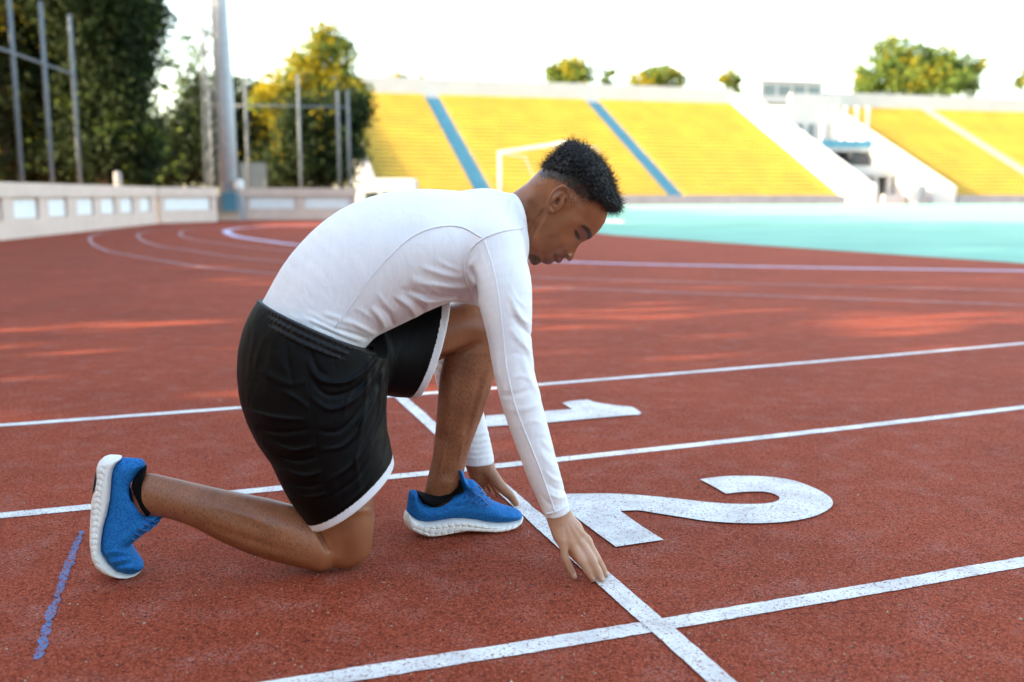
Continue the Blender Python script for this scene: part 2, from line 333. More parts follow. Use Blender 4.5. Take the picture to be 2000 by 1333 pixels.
# ------------------------------------------------------------------ football goal
g0 = ground(976, 425.5); gd = -V
goal = tag(empty('football_goal', tuple(g0)), 'white football goal frame on the turf', 'goal')
for q_ in (0, 7.32): MB().tube([gd*q_, gd*q_ + Z3*2.44], .06, 12).build('goalpost', M['goal'], goal, True)
MB().tube([gd*-.06 + Z3*2.44, gd*7.38 + Z3*2.44], .06, 12).build('crossbar', M['goal'], goal, True)
for q_ in (0, 7.32): MB().tube([gd*q_ + Z3*2.4, gd*q_ + U*1.0 + Z3*2.3, gd*q_ + U*2.0], .025, 8).build('stay', M['goal'], goal, True)
MB().tube([U*2.0, gd*7.32 + U*2.0], .025, 8).build('ground_bar', M['goal'], goal, True)

# ------------------------------------------------------------------ grandstand
SZ, SD, SH, NR = 90., 22.5, 10.9, 27                # distance, depth, rise, rows
B0 = np.array([0, SZ, 0.]); BACK = V
def s_at(px): x = (px - 1000) / FPX; return x * SZ / (U[0] - U[1] * x)
stand = tag(empty('grandstand', tuple(B0)), 'long raked grandstand of yellow seats with white parapets beyond the infield', 'grandstand')
def L3(s, b, z): return U*s + BACK*b + Z3*z
s_left, s1, s2, s3a, s3b, s4a, s4b, s5, s_end = s_at(738), s_at(952), s_at(1321), s_at(1640), s_at(1692), s_at(1798), s_at(1842), s_at(2070), s_at(2560)
dep, ris, z0 = SD / NR, SH / NR, .75
def terrace(name, sa, sb, mat):
    m = MB(); vs, fs = [], []
    for r in range(NR):
        b = len(vs); zz = z0 + ris*r
        vs += [L3(sa, dep*r, zz-ris), L3(sb, dep*r, zz-ris), L3(sb, dep*r, zz), L3(sa, dep*r, zz), L3(sb, dep*(r+1), zz), L3(sa, dep*(r+1), zz)]
        fs += [(b, b+1, b+2, b+3), (b+3, b+2, b+4, b+5)]
    return m.add(vs, fs).build(name, mat, stand)
def seats(sa, sb):
    pitch, w = .52, .22; n = int((sb - sa) / pitch); c = np.linspace(sa + pitch/2, sb - pitch/2, n)
    base = []
    for (b, z) in ((-.20, .16), (-.22, .21), (.14, .19), (.22, .47), (.25, .47), (.20, .12)): base.append((b, z))
    vs, fs = [], []
    for r in range(NR):
        for q_ in c:
            k = len(vs)
            for sx in (-w, w):
                for b, z in base: vs.append(U*(q_+sx) + BACK*(dep*(r+.62)+b) + Z3*(z0+ris*r+z-.02))
            fs += [(k+i, k+(i+1) % 6, k+6+(i+1) % 6, k+6+i) for i in range(6)] + [(k, k+5, k+2, k+1), (k+2, k+5, k+4, k+3), (k+6, k+7, k+8, k+11), (k+8, k+9, k+10, k+11)]
    o = mesh_obj('seat_rows', np.array(vs), fs, M['seat'], stand); o['kind'] = 'stuff'
ais = .75
for a, b in ((s_left, s1-ais), (s1+ais, s2-ais), (s2+ais, s3a), (s4b, s5-ais), (s5+ais, s_end)):
    terrace('terrace', a, b, M['concrete']); seats(a + .1, b - .1)
for s in (s1, s2): terrace('stair', s-ais, s+ais, M['blue'])
terrace('stair', s5-ais, s5+ais, M['wall'])
def slope_wall(sa, sb, h, m, name='sloping_parapet'):
    vs = [L3(s, b, z) for s in (sa, sb) for b, z in ((-1.2, 0), (-1.2, z0+h), (SD, z0+SH+h), (SD, 0))]
    MB().add(vs, [(0, 1, 2, 3), (7, 6, 5, 4), (0, 4, 5, 1), (1, 5, 6, 2), (2, 6, 7, 3), (0, 3, 7, 4)]).build(name, m, stand)
slope_wall(s_left-.6, s_left, .75, M['concrete']); slope_wall(s3a, s3b, .9, M['white']); slope_wall(s4a, s4b, .9, M['white'])
def bx(name, sa, sb, ba, bb, za, zb, m, par=stand):
    return MB().box(L3((sa+sb)/2, (ba+bb)/2, (za+zb)/2), U*(sb-sa)/2, BACK*(bb-ba)/2, Z3*(zb-za)/2).build(name, m, par)
top = z0 + SH
bx('top_parapet', s_left-.6, s3a, SD, SD+.6, 0, top+1.75, M['pale']); bx('top_parapet', s4b, s_end, SD, SD+.6, 0, top+1.75, M['pale'])
bx('front_wall', s_left, s3a-.4, -1.1, -.8, 0, z0+.1, M['concrete']); bx('front_wall', s4b+.4, s_end, -1.1, -.8, 0, z0+.1, M['concrete'])
# press box between the two white parapets
pb = tag(empty('press_box', tuple(B0 + L3(s3b, 0, 0))), 'white press box and players tunnel between two sloping white parapets', 'building')
o_ = s3b
def pbx(name, sa, sb, ba, bb, za, zb, m, par=None): return bx(name, sa-o_, sb-o_, ba, bb, za, zb, m, par or pb)
g_ = s4a - s3b
pbx('rear_wall', s3b, s4a, 15, 15.5, 0, top+.6, M['pale']); pbx('upper_floor', s3b, s4a, 9, 15, 5.6, 6.0, M['pale']); pbx('lower_floor', s3b, s4a, 4.5, 15, 2.8, 3.15, M['pale'])
pbx('balcony_front', s3b, s4a, 8.9, 9.0, 6.0, 6.8, M['blue']); pbx('terrace_front', s3b, s4a, 4.4, 4.5, 3.15, 3.9, M['pale'])
for i in range(5): pbx('column', s3b+.3+i*(g_-.9)/4, s3b+.6+i*(g_-.9)/4, 9.2, 9.5, 6.0, top-1.2, M['pale'])
for i in range(4): pbx('column', s3b+.5+i*(g_-1.5)/3, s3b+1.0+i*(g_-1.5)/3, 4.7, 5.1, 0, 2.8, M['pale'])
for i in range(4):
    a = s3b+.6+i*(g_-.9)/4; w_ = pbx('window', a+.3, a+(g_-.9)/4-.3, 14.93, 15, 6.9, 8.9, M['glass'])
for i in range(3): pbx('doorway', s3b+1.6+i*3.2, s3b+3.4+i*3.2, 14.9, 15, .1, 2.5, M['dark'])
pbx('doorway', s3b+g_*.55, s3b+g_*.85, 8.5, 15, 3.2, 5.4, M['dark'])
bs, be = s_at(1640)-6.2, s_at(1850)-9.5
bxs, bxe = s3a+3.0, s3a+11.6
pbx('cabin', bxs, bxe, SD-1, SD+3, top+.2, top+2.6, M['pale']); pbx('cabin_roof', bxs-.25, bxe+.25, SD-1.3, SD+3.2, top+2.6, top+2.85, M['pale'])
for i in range(4): pbx('cabin_window', bxs+.4+i*2.05, bxs+2.05+i*2.05, SD-1.04, SD-1, top+1.0, top+2.2, M['glass'])
pbx('steps', s3b+.5, s3b+3.2, -1.5, 1.5, 0, .9, M['pale']); pbx('dugout', s3b+3.8, s4a-1.6, -2.2, 0, 0, 1.9, M['concrete']); pbx('dugout_front', s3b+4.0, s4a-3.6, -2.3, -2.2, .2, 1.5, M['pale'])
# white flat-roofed kiosk at the stand's near corner
ka = ground(706, 420.) ; ka = EYE + ray(706, 400.) * (80 / ray(706, 400.)[1]); ka[2] = 0
kk = tag(empty('kiosk', tuple(ka)), 'small white flat roofed kiosk at the corner of the grandstand', 'kiosk')
MB().box((1.9, 1.5, 1.65), (2.3, 0, 0), (0, 1.8, 0), (0, 0, .5)).build('roof_slab', M['pale'], kk)
for x in (.1, 1.5, 3.6): MB().box((x, 0, .57), (.14, 0, 0), (0, .14, 0), (0, 0, .57)).build('pillar', M['pale'], kk)
MB().box((1.9, 2.6, .56), (2.0, 0, 0), (0, .1, 0), (0, 0, .56)).build('rear_wall', M['dark'], kk)

# ------------------------------------------------------------------ trees
def tree(label, base, h, crowns, mats, n, size, seed, group=None, name='broadleaf_tree', trunk_r=.22):
    r = np.random.RandomState(seed); base = np.asarray(base, float)
    t = tag(empty(name, tuple(base)), label, 'tree', group)
    tr = MB(); top_ = np.array([r.uniform(-.3, .3), r.uniform(-.3, .3), h*.72])
    tr.tube([(0, 0, 0), (.02*h*r.randn()*.3, 0, h*.25), tuple(top_*.7), tuple(top_)], [trunk_r, trunk_r*.8, trunk_r*.5, trunk_r*.15], 9)
    for c, rad in crowns[:7]:
        c = np.asarray(c, float); st_ = np.array([0, 0, min(h*.6, max(h*.2, c[2]-rad[2]))]); tr.tube([st_, st_*.4+c*.6+r.randn(3)*.1, c], [trunk_r*.4, trunk_r*.22, trunk_r*.06], 6)
    tr.build('trunk', M['bark'], t, True)
    vol = np.array([np.prod(c[1]) for c in crowns]) ** .75; cnt = (n * vol / vol.sum()).astype(int); vs = []; mi = []
    for (c, rad), k in zip(crowns, cnt):
        ncl = max(6, k // 26); d = r.randn(ncl, 3); d /= np.linalg.norm(d, axis=1)[:, None]; rr = r.uniform(.35, 1, (ncl, 1)) ** .5
        cc = np.asarray(c) + d * rr * np.asarray(rad); cid = r.randint(0, ncl, k)
        p = cc[cid] + r.randn(k, 3) * (.16 * np.mean(rad) + .08)
        a = r.randn(k, 3); a /= np.linalg.norm(a, axis=1)[:, None]; b = np.cross(a, r.randn(k, 3)); b /= np.linalg.norm(b, axis=1)[:, None]
        s = size * r.uniform(.6, 1.3, (k, 1)); vs.append(np.stack([p - a*s, p + b*s*.55, p + a*s, p - b*s*.55], 1).reshape(-1, 3))
        mi.append(np.where((r.rand(ncl)[cid] < np.asarray(c)[2]*0 + mats[2]), 1, 0))
    vs = np.vstack(vs); mi = np.concatenate(mi)
    mesh_obj('crown', vs, np.arange(len(vs)).reshape(-1, 4), [M[mats[0]], M[mats[1]]], t, midx=mi)
    return t
def far_pt(px, Z, z=-.05): p = EYE + ray(px, 400.) * (Z / ray(px, 400.)[1]); p[2] = z; return p
def zpx(py, Z): return CAM_H + (HOR - py) / FPX * Z
def blob(px, py, Z, base, rx, rz, ry=None):   # crown lobe centred on a photo point at distance Z, relative to a tree base
    p = EYE + ray(px, py) * (Z / ray(px, py)[1]); return (tuple(p - base), (rx, ry or rx, rz))
def Tr(label, px, Z, h, lobes, mats, n, size, seed, group=None, tr=.22):
    b = far_pt(px, Z); cr_ = [blob(x, y, Z + dz, b, rx, rz) for x, y, dz, rx, rz in lobes]
    return tree(label, b, h, cr_, mats, n, size, seed, group, trunk_r=tr)
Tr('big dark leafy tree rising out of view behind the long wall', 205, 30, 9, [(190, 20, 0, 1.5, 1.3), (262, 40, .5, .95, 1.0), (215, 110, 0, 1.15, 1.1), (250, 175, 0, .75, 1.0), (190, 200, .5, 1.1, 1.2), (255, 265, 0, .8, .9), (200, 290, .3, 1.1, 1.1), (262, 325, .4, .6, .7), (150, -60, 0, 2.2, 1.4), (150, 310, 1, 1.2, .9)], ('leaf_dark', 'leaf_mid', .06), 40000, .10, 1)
Tr('olive green tree with sunlit yellow leaves behind the tall fence posts', 30, 31, 9, [(20, 20, 0, 1.5, 1.4), (100, 60, .5, 1.2, 1.3), (140, 130, 1, 1.1, 1.2), (30, 170, 0, 1.5, 1.4), (90, 250, 1, 1.4, 1.3), (10, 300, 0, 1.4, 1.0), (120, 330, 1, 1.3, .8), (40, -70, 0, 2, 1.3), (-120, 60, 0, 2, 2), (-120, 220, 0, 2, 2)], ('leaf_dark', 'leaf_sunlit', .13), 36000, .10, 2)
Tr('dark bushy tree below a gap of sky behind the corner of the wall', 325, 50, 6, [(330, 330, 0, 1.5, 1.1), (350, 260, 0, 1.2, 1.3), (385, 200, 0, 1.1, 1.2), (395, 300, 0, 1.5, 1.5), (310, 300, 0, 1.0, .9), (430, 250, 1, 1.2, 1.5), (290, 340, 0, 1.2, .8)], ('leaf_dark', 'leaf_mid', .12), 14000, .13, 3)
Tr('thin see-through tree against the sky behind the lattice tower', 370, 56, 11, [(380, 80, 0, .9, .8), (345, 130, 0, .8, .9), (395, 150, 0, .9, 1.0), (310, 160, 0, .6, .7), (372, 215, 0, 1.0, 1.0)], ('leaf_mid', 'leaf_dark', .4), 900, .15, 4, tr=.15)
Tr('rounded dark green tree between the mast and the golden tree', 510, 51, 7, [(480, 190, 0, 1.0, .8), (520, 200, 0, 1.3, .9), (490, 260, 0, 1.5, 1.2), (545, 250, .5, 1.3, 1.1), (470, 320, 0, 1.4, 1.2), (540, 330, 0, 1.6, 1.1)], ('leaf_dark', 'leaf_sunlit', .12), 14000, .13, 5)
Tr('tall tree with golden sunlit crown beside the grandstand', 620, 48, 9, [(638, 78, 0, .85, .75), (608, 112, 0, .95, .9), (662, 110, 0, .75, .9), (592, 152, 0, 1.1, .8), (650, 160, 0, 1.0, .8), (555, 178, 0, 1.1, .75), (625, 205, 0, 1.4, .8), (690, 185, 0, .75, .9), (520, 200, 0, .8, .6), (580, 235, 0, 1.2, .7)], ('leaf_sunlit', 'leaf_mid', .38), 11000, .12, 6)
Tr('dark broad tree filling the space under the golden crown', 640, 45.5, 7, [(590, 240, 0, 1.2, 1.0), (640, 235, 0, 1.2, 1.0), (690, 215, 0, .75, .9), (600, 310, 0, 1.5, 1.1), (655, 310, 0, 1.2, 1.2), (690, 270, .5, .5, .7), (560, 330, 1, 1.4, 1.0)], ('leaf_dark', 'leaf_sunlit', .05), 20000, .12, 7)
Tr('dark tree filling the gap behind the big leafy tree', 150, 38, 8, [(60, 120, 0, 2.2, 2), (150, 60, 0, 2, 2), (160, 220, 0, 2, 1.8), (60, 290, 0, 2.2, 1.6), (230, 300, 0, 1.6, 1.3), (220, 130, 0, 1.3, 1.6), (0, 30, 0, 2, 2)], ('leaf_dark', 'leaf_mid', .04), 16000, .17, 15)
dg = 'trees showing over the top of the grandstand'
Tr('small sparse tree beside the golden one over the stand top', 795, 128, 15, [(780, 158, 0, 1.6, .7), (825, 160, 0, 1.4, .7)], ('leaf_sunlit', 'leaf_mid', .5), 500, .3, 8, dg)
Tr('round tree over the stand behind the runner\'s head', 1115, 135, 18, [(1110, 138, 0, 2.3, 1.8), (1128, 152, 0, 2.4, 1.8), (1093, 150, 0, 2.0, 1.5)], ('leaf_mid', 'leaf_sunlit', .2), 2600, .3, 9, dg)
Tr('thin pale treetop beside the round one over the stand', 1185, 140, 17, [(1185, 150, 0, 1.0, 1.3)], ('leaf_mid', 'leaf_dark', .3), 260, .3, 10, dg)
Tr('wide low treetop over the middle of the stand', 1285, 135, 17, [(1262, 160, 0, 2.4, 1.2), (1288, 150, 0, 2.2, 1.3), (1317, 160, 0, 1.6, 1.1)], ('leaf_mid', 'leaf_sunlit', .4), 2200, .3, 11, dg)
Tr('small pointed treetop left of the press box', 1425, 135, 17, [(1425, 158, 0, 1.2, 1.3), (1437, 168, 0, .9, .8)], ('leaf_mid', 'leaf_sunlit', .3), 600, .3, 12, dg)
Tr('large spreading sunlit tree over the right part of the stand', 1790, 150, 22, [(1745, 108, 0, 3.2, 2.6), (1710, 150, 0, 3.4, 2.6), (1790, 132, 0, 3.8, 3.0), (1840, 136, 0, 3.6, 3.0), (1888, 142, 0, 3.0, 3.0), (1800, 165, 0, 6, 2.2), (1690, 168, 0, 2.6, 1.6)], ('leaf_mid', 'leaf_sunlit', .15), 11000, .36, 13, dg)
Tr('treetop at the far right end of the stand', 2010, 150, 20, [(2012, 160, 0, 2, 1.8)], ('leaf_mid', 'leaf_sunlit', .3), 500, .36, 14, dg)
# the row of tall trees along the wall that keeps the evening sun off the track
k = 0
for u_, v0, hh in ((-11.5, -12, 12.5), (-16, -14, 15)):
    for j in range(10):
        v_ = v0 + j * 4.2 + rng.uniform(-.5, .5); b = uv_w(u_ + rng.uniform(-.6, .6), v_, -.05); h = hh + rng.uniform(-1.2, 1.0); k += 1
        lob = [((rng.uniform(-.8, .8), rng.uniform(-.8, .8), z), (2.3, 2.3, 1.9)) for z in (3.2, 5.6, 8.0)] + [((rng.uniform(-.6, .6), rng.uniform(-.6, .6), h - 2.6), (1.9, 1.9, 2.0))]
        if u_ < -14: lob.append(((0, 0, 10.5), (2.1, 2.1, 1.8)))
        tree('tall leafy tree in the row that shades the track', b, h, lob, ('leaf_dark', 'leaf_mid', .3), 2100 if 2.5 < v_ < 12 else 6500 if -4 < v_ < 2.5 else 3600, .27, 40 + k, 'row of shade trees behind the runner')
for j in range(9):  # unseen row added behind the camera to lower the fill from the sky
    b = uv_w(-22 + j * 6.2 + rng.uniform(-.6, .6), -30 + rng.uniform(-1, 1), -.05); h = 12 + rng.uniform(-1, 1.5); k += 1
    lob = [((rng.uniform(-.8, .8), rng.uniform(-.8, .8), z), (2.9, 2.6, 2.1)) for z in (2.6, 5.4, 8.0)] + [((0, 0, h - 2.4), (2.0, 2.0, 2.0))]
    tree('unseen leafy tree added behind the camera to cut low sky light', b, h, lob, ('leaf_dark', 'leaf_mid', .3), 2200, .34, 80 + k, 'unseen row of trees added to block low sky light')

# ================================================================== the runner: signed-distance modelling, meshed with surface nets
O_ = ground(1175, 1137.); OV = float(O_ @ V)
def P3(px, py, b):
    """point seen at a photo pixel, on the upright plane b metres left of the runner's right fingertips"""
    r = ray(px, py); t = (OV + b - EYE @ V) / (r @ V); return EYE + r * np.asarray(t)[..., None]
def proj(P):
    q = P - EYE; y = q[..., 1] * cP - q[..., 2] * sP; z = q[..., 1] * sP + q[..., 2] * cP
    return 1000 + FPX * q[..., 0] / y, 666.5 - FPX * z / y, y
GID = [0]
class Seg:                                   # tapered elliptical bar
    def __init__(s, a, b, ra, rb, la, lb, lat, k):
        s.gid = GID[0]
        s.a, s.L = a, np.linalg.norm(b - a) + 1e-9; s.t = (b - a) / s.L; e2 = lat - s.t * (lat @ s.t); s.e2 = e2 / np.linalg.norm(e2); s.e1 = np.cross(s.t, s.e2)
        s.af, s.tf, s.e1f, s.e2f = [q.astype(np.float32) for q in (s.a, s.t, s.e1, s.e2)]; s.L = float(s.L); ra, rb, la, lb = float(ra), float(rb), float(la), float(lb)
        s.ra, s.rb, s.la, s.lb, s.k = ra, rb, la, lb, k; m = max(ra, rb, la, lb)
        s.lo = np.minimum(a, b) - m; s.hi = np.maximum(a, b) + m
    def ev(s, P):
        q = np.asarray(P, np.float32) - s.af; h = q @ s.tf; w = np.clip(h / s.L, 0, 1); rx = s.ra + (s.rb - s.ra) * w; ry = s.la + (s.lb - s.la) * w
        x = (q @ s.e1f) / rx; y = (q @ s.e2f) / ry; rz = np.minimum(rx, ry); z = (h - w * s.L) / rz
        x2, y2, z2 = x*x, y*y, z*z; k0 = np.sqrt(x2 + y2 + z2); k1 = np.sqrt(x2/(rx*rx) + y2/(ry*ry) + z2/(rz*rz)) + 1e-6
        return k0 * (k0 - 1) / k1
def chain(st, k=.012, lat=V, n=4, grow=0., raw=False):
    """st: (cx, cy, half-width px, b, lateral radius m) or (point, r, lateral r) when raw"""
    rows = []; GID[0] += 1
    for q in st:
        if raw: rows.append([*q[0], q[1], q[2]])
        else:
            c = P3(q[0], q[1], q[3]); d = proj(c)[2]; rows.append([*c, q[2] * d / FPX + grow, q[4] + grow])
    R = cat_rom(np.array(rows), n); return [Seg(R[i, :3], R[i+1, :3], R[i, 3], R[i+1, 3], R[i, 4], R[i+1, 4], lat, k) for i in range(len(R) - 1)]
def edges(st, **kw):
    """st: (back px, front px, b, lateral radius)"""
    out = []
    for a, b_, bb, la in st: out.append(((a[0]+b_[0])/2, (a[1]+b_[1])/2, math.hypot(a[0]-b_[0], a[1]-b_[1])/2, bb, la))
    return chain(out, **kw)
def poly_dist(poly, x0, y0, w, h, st):
    X, Y = np.meshgrid(x0 + np.arange(w) * st, y0 + np.arange(h) * st); D = np.full(X.shape, 1e9); ins = np.zeros(X.shape, bool); p = np.asarray(poly, float)
    for a, b in zip(p, np.roll(p, -1, 0)):
        d = b - a; t = np.clip(((X-a[0])*d[0] + (Y-a[1])*d[1]) / (d @ d + 1e-9), 0, 1); D = np.minimum(D, np.hypot(X-a[0]-t*d[0], Y-a[1]-t*d[1]))
        c = ((a[1] > Y) != (b[1] > Y)); ins ^= c & (X < (b[0]-a[0]) * (Y-a[1]) / (b[1]-a[1] + 1e-12) + a[0])
    return np.where(ins, D, -D)
class Grid:
    def __init__(s, x0, y0, x1, y1, st): s.x0, s.y0, s.st = x0, y0, st; s.w = int((x1-x0)/st)+1; s.h = int((y1-y0)/st)+1; s.a = np.zeros((s.h, s.w))
    def xy(s): return np.meshgrid(s.x0 + np.arange(s.w)*s.st, s.y0 + np.arange(s.h)*s.st)
    def __call__(s, x, y):
        fx = np.clip((x - s.x0)/s.st, 0, s.w-1.001); fy = np.clip((y - s.y0)/s.st, 0, s.h-1.001); i = fx.astype(int); j = fy.astype(int); u = fx-i; v = fy-j; a = s.a
        return (a[j, i]*(1-u) + a[j, i+1]*u)*(1-v) + (a[j+1, i]*(1-u) + a[j+1, i+1]*u)*v
    def line(s, pts, amp, width, taper=True, sharp=2.):
        P = cat_rom(np.array(pts, float), 6); X, Y = s.xy(); best = np.full(X.shape, 1e9); tt = np.zeros(X.shape); n = len(P) - 1
        for i in range(n):
            a, d = P[i], P[i+1]-P[i]; t = np.clip(((X-a[0])*d[0] + (Y-a[1])*d[1]) / (d @ d + 1e-9), 0, 1); D = np.hypot(X-a[0]-t*d[0], Y-a[1]-t*d[1]); m = D < best; best[m] = D[m]; tt[m] = ((i+t)/n)[m]
        s.a += amp * np.exp(-(best/width)**sharp) * ((np.sin(np.pi*np.clip(tt, 0, 1))**.6) if taper else 1); return s
    def bump(s, x, y, amp, sx, sy=None, ang=0.):
        X, Y = s.xy(); c, n_ = math.cos(ang), math.sin(ang); u = (X-x)*c + (Y-y)*n_; v = -(X-x)*n_ + (Y-y)*c
        s.a += amp * np.exp(-.5*((u/sx)**2 + (v/(sy or sx))**2)); return s
    def blur(s, n=2):
        for _ in range(n):
            p = np.pad(s.a, 1, mode='edge'); s.a = (p[:-2, 1:-1] + p[2:, 1:-1] + p[1:-1, :-2] + p[1:-1, 2:] + 4*p[1:-1, 1:-1]) / 8
        return s
class Inflate:
    """solid of a traced side outline: rounded across, half-width Wf (m) and rounding depth Rf (m) may vary over the outline"""
    def __init__(s, poly, bmap, bc, Wf, Rf, nrm=V, k=.006, st=1.0):
        poly = np.asarray(poly, float); GID[0] += 1; s.gid = GID[0]; s.n, s.k, s.Wf, s.Rf = nrm, k, Wf, Rf; lo = poly.min(0) - 45; hi = poly.max(0) + 45
        s.g = Grid(lo[0], lo[1], hi[0], hi[1], st); s.g.a = poly_dist(poly, lo[0], lo[1], s.g.w, s.g.h, st)
        c = poly.mean(0); s.p0 = P3(c[0], c[1], bmap); s.off = bc
        mx = .09; c3 = []
        for x in (lo[0]+40, hi[0]-40):
            for y in (lo[1]+40, hi[1]-40): r = ray(x, y); c3.append(EYE + r * ((s.p0 - EYE) @ s.n) / (r @ s.n))
        c3 = np.array(c3); ctr = s.n * s.off; s.lo = (c3 + ctr).min(0) - mx; s.hi = (c3 + ctr).max(0) + mx
    def ev(s, P):
        z = (P - s.p0) @ s.n; p = P - z[..., None] * s.n; x, y, dep = proj(p); d = s.g(x, y) * dep / FPX; zc = z - s.off
        W_ = s.Wf(x, y) if callable(s.Wf) else s.Wf; R_ = s.Rf(x, y) if callable(s.Rf) else s.Rf
        q = np.sqrt((np.maximum(R_ - np.minimum(d, R_), 0)/R_)**2 + (zc/W_)**2)
        return (q - 1) * np.minimum(R_, W_) * np.where(q > 1, 1., 1.)
def smin(a, b, k):
    h = np.clip(.5 + .5*(b - a)/k, 0, 1); return b*(1-h) + a*h - k*h*(1-h)
def nets(prims, vox, post=None, name=''):
    """surface nets over sparse 12-cell blocks"""
    B = 12; lo = np.min([p.lo for p in prims], 0) - .03; hi = np.max([p.hi for p in prims], 0) + .03; bs = B*vox
    nb_ = np.ceil((hi - lo)/bs).astype(int); r = np.arange(B+1)*vox
    G = np.stack(np.meshgrid(r, r, r, indexing='ij'), -1).reshape(-1, 3); ids, pos, quads = [], [], []; dim = nb_*B + 2; mul = np.array([dim[1]*dim[2], dim[2], 1], np.int64)
    cc = np.stack(np.meshgrid(*[np.arange(k) for k in nb_], indexing='ij'), -1).reshape(-1, 3); C0 = lo + cc*bs
    kmx = max(p.k for p in prims); mg = .008 + kmx; ctr = C0 + bs/2; DC = np.full((len(ctr), len(prims)), 1., np.float32)
    for i, p in enumerate(prims):
        m = np.nonzero(((C0 - mg < p.hi) & (C0 + bs + mg > p.lo)).all(1))[0]
        if len(m): DC[m, i] = p.ev(ctr[m])
    dm = DC.min(1)
    for bi in np.nonzero(np.abs(dm) < bs*1.35 + .014)[0]:
        ps = [prims[i] for i in np.nonzero(DC[bi] < dm[bi] + 1.7*bs + .008 + kmx)[0]]
        P = G + C0[bi]; d = None
        gr = {}
        for p in ps:          # plain union inside a limb, soft union between limbs
            e = p.ev(P); gr[p.gid] = (e, p.k) if p.gid not in gr else (smin(gr[p.gid][0], e, .0015), p.k)
        for e, kk_ in gr.values(): d = e if d is None else smin(d, e, kk_)
        if d.min() > .022 or d.max() < -.022: continue
        if post is not None: d = post(P, d.astype(float))
        D = d.reshape(B+1, B+1, B+1); sgn = D < 0
        if sgn.all() or not sgn.any(): continue
        base = cc[bi]*B; acc = np.zeros((B, B, B, 3)); cnt = np.zeros((B, B, B))
        for ax in range(3):
            a = [slice(None)]*3; b = [slice(None)]*3; a[ax] = slice(0, B); b[ax] = slice(1, B+1); d0, d1 = D[tuple(a)], D[tuple(b)]; cr_ = (d0 < 0) != (d1 < 0); t = np.where(cr_, d0/np.where(cr_, d0-d1, 1), 0)
            o1, o2 = [i for i in range(3) if i != ax]
            for i in (0, 1):
                for j in (0, 1):
                    sl = [slice(0, B)]*3; sl[o1] = slice(i, B+i); sl[o2] = slice(j, B+j); m = cr_[tuple(sl)]; acc[..., ax] += np.where(m, t[tuple(sl)], 0); acc[..., o1] += m*i; acc[..., o2] += m*j; cnt += m
            sl = [slice(0, B)]*3; e = np.argwhere(cr_[tuple(sl)]); 
            if len(e):
                fl = (d0[tuple(sl)] < 0)[tuple(e.T)]; ge = e + base; q4 = []
                for i, j in ((1, 1), (0, 1), (0, 0), (1, 0)):
                    g_ = ge.copy(); g_[:, o1] -= i; g_[:, o2] -= j; q4.append(g_ @ mul)
                q4 = np.stack(q4, 1); flip = fl if ax != 1 else ~fl; q4[~flip] = q4[~flip][:, ::-1]; quads.append(q4)
        act = np.argwhere(cnt > 0); ids.append((act + base) @ mul); pos.append(lo + (act + base + acc[tuple(act.T)]/cnt[tuple(act.T)][:, None])*vox)
    ids = np.concatenate(ids); pos = np.concatenate(pos); o = np.argsort(ids); ids, pos = ids[o], pos[o]; q = np.concatenate(quads)
    ix = np.clip(np.searchsorted(ids, q), 0, len(ids)-1); ok = (ids[ix] == q).all(1); F = ix[ok]
    for _ in range(2):       # light smoothing
        i0 = np.concatenate([F[:, i] for i in range(4)]*2); i1 = np.concatenate([F[:, (i+1) % 4] for i in range(4)] + [F[:, (i-1) % 4] for i in range(4)])
        n_ = np.bincount(i0, minlength=len(pos)).astype(float); s = np.stack([np.bincount(i0, weights=pos[i1, q_], minlength=len(pos)) for q_ in range(3)], 1)
        pos = np.where(n_[:, None] > 0, .55*pos + .45*s/np.maximum(n_, 1)[:, None], pos)
    return pos, F
def smoothstep(a, b, x): t = np.clip((x-a)/(b-a), 0, 1); return t*t*(3-2*t)
def set_attr(o, name, arr):
    a = o.data.attributes.new(name, 'FLOAT', 'POINT'); a.data.foreach_set('value', np.asarray(arr, np.float32))
def in_poly(poly, x, y):
    ins = np.zeros(x.shape, bool); p = np.asarray(poly, float)
    for a, b in zip(p, np.roll(p, -1, 0)):
        if a[1] == b[1]: continue
        ins ^= ((a[1] > y) != (b[1] > y)) & (x < (b[0]-a[0])*(y-a[1])/(b[1]-a[1]) + a[0])
    return ins

from mathutils.bvhtree import BVHTree
def bvh(pos, F): return BVHTree.FromPolygons([tuple(p) for p in pos], [tuple(f) for f in F.tolist()])
def on_surface(tree_, px, n=6, lift=.0006):
    """photo polyline laid on a surface"""
    out = []
    for x, y in cat_rom(np.array(px, float), n):
        r = ray(x, y); r /= np.linalg.norm(r); h = tree_.ray_cast(Vector(EYE), Vector(r), 6.)
        if h[0] is not None: out.append(np.array(h[0]) + np.array(h[1])*lift*(1 if np.dot(h[1], r) < 0 else -1))
    return np.array(out)

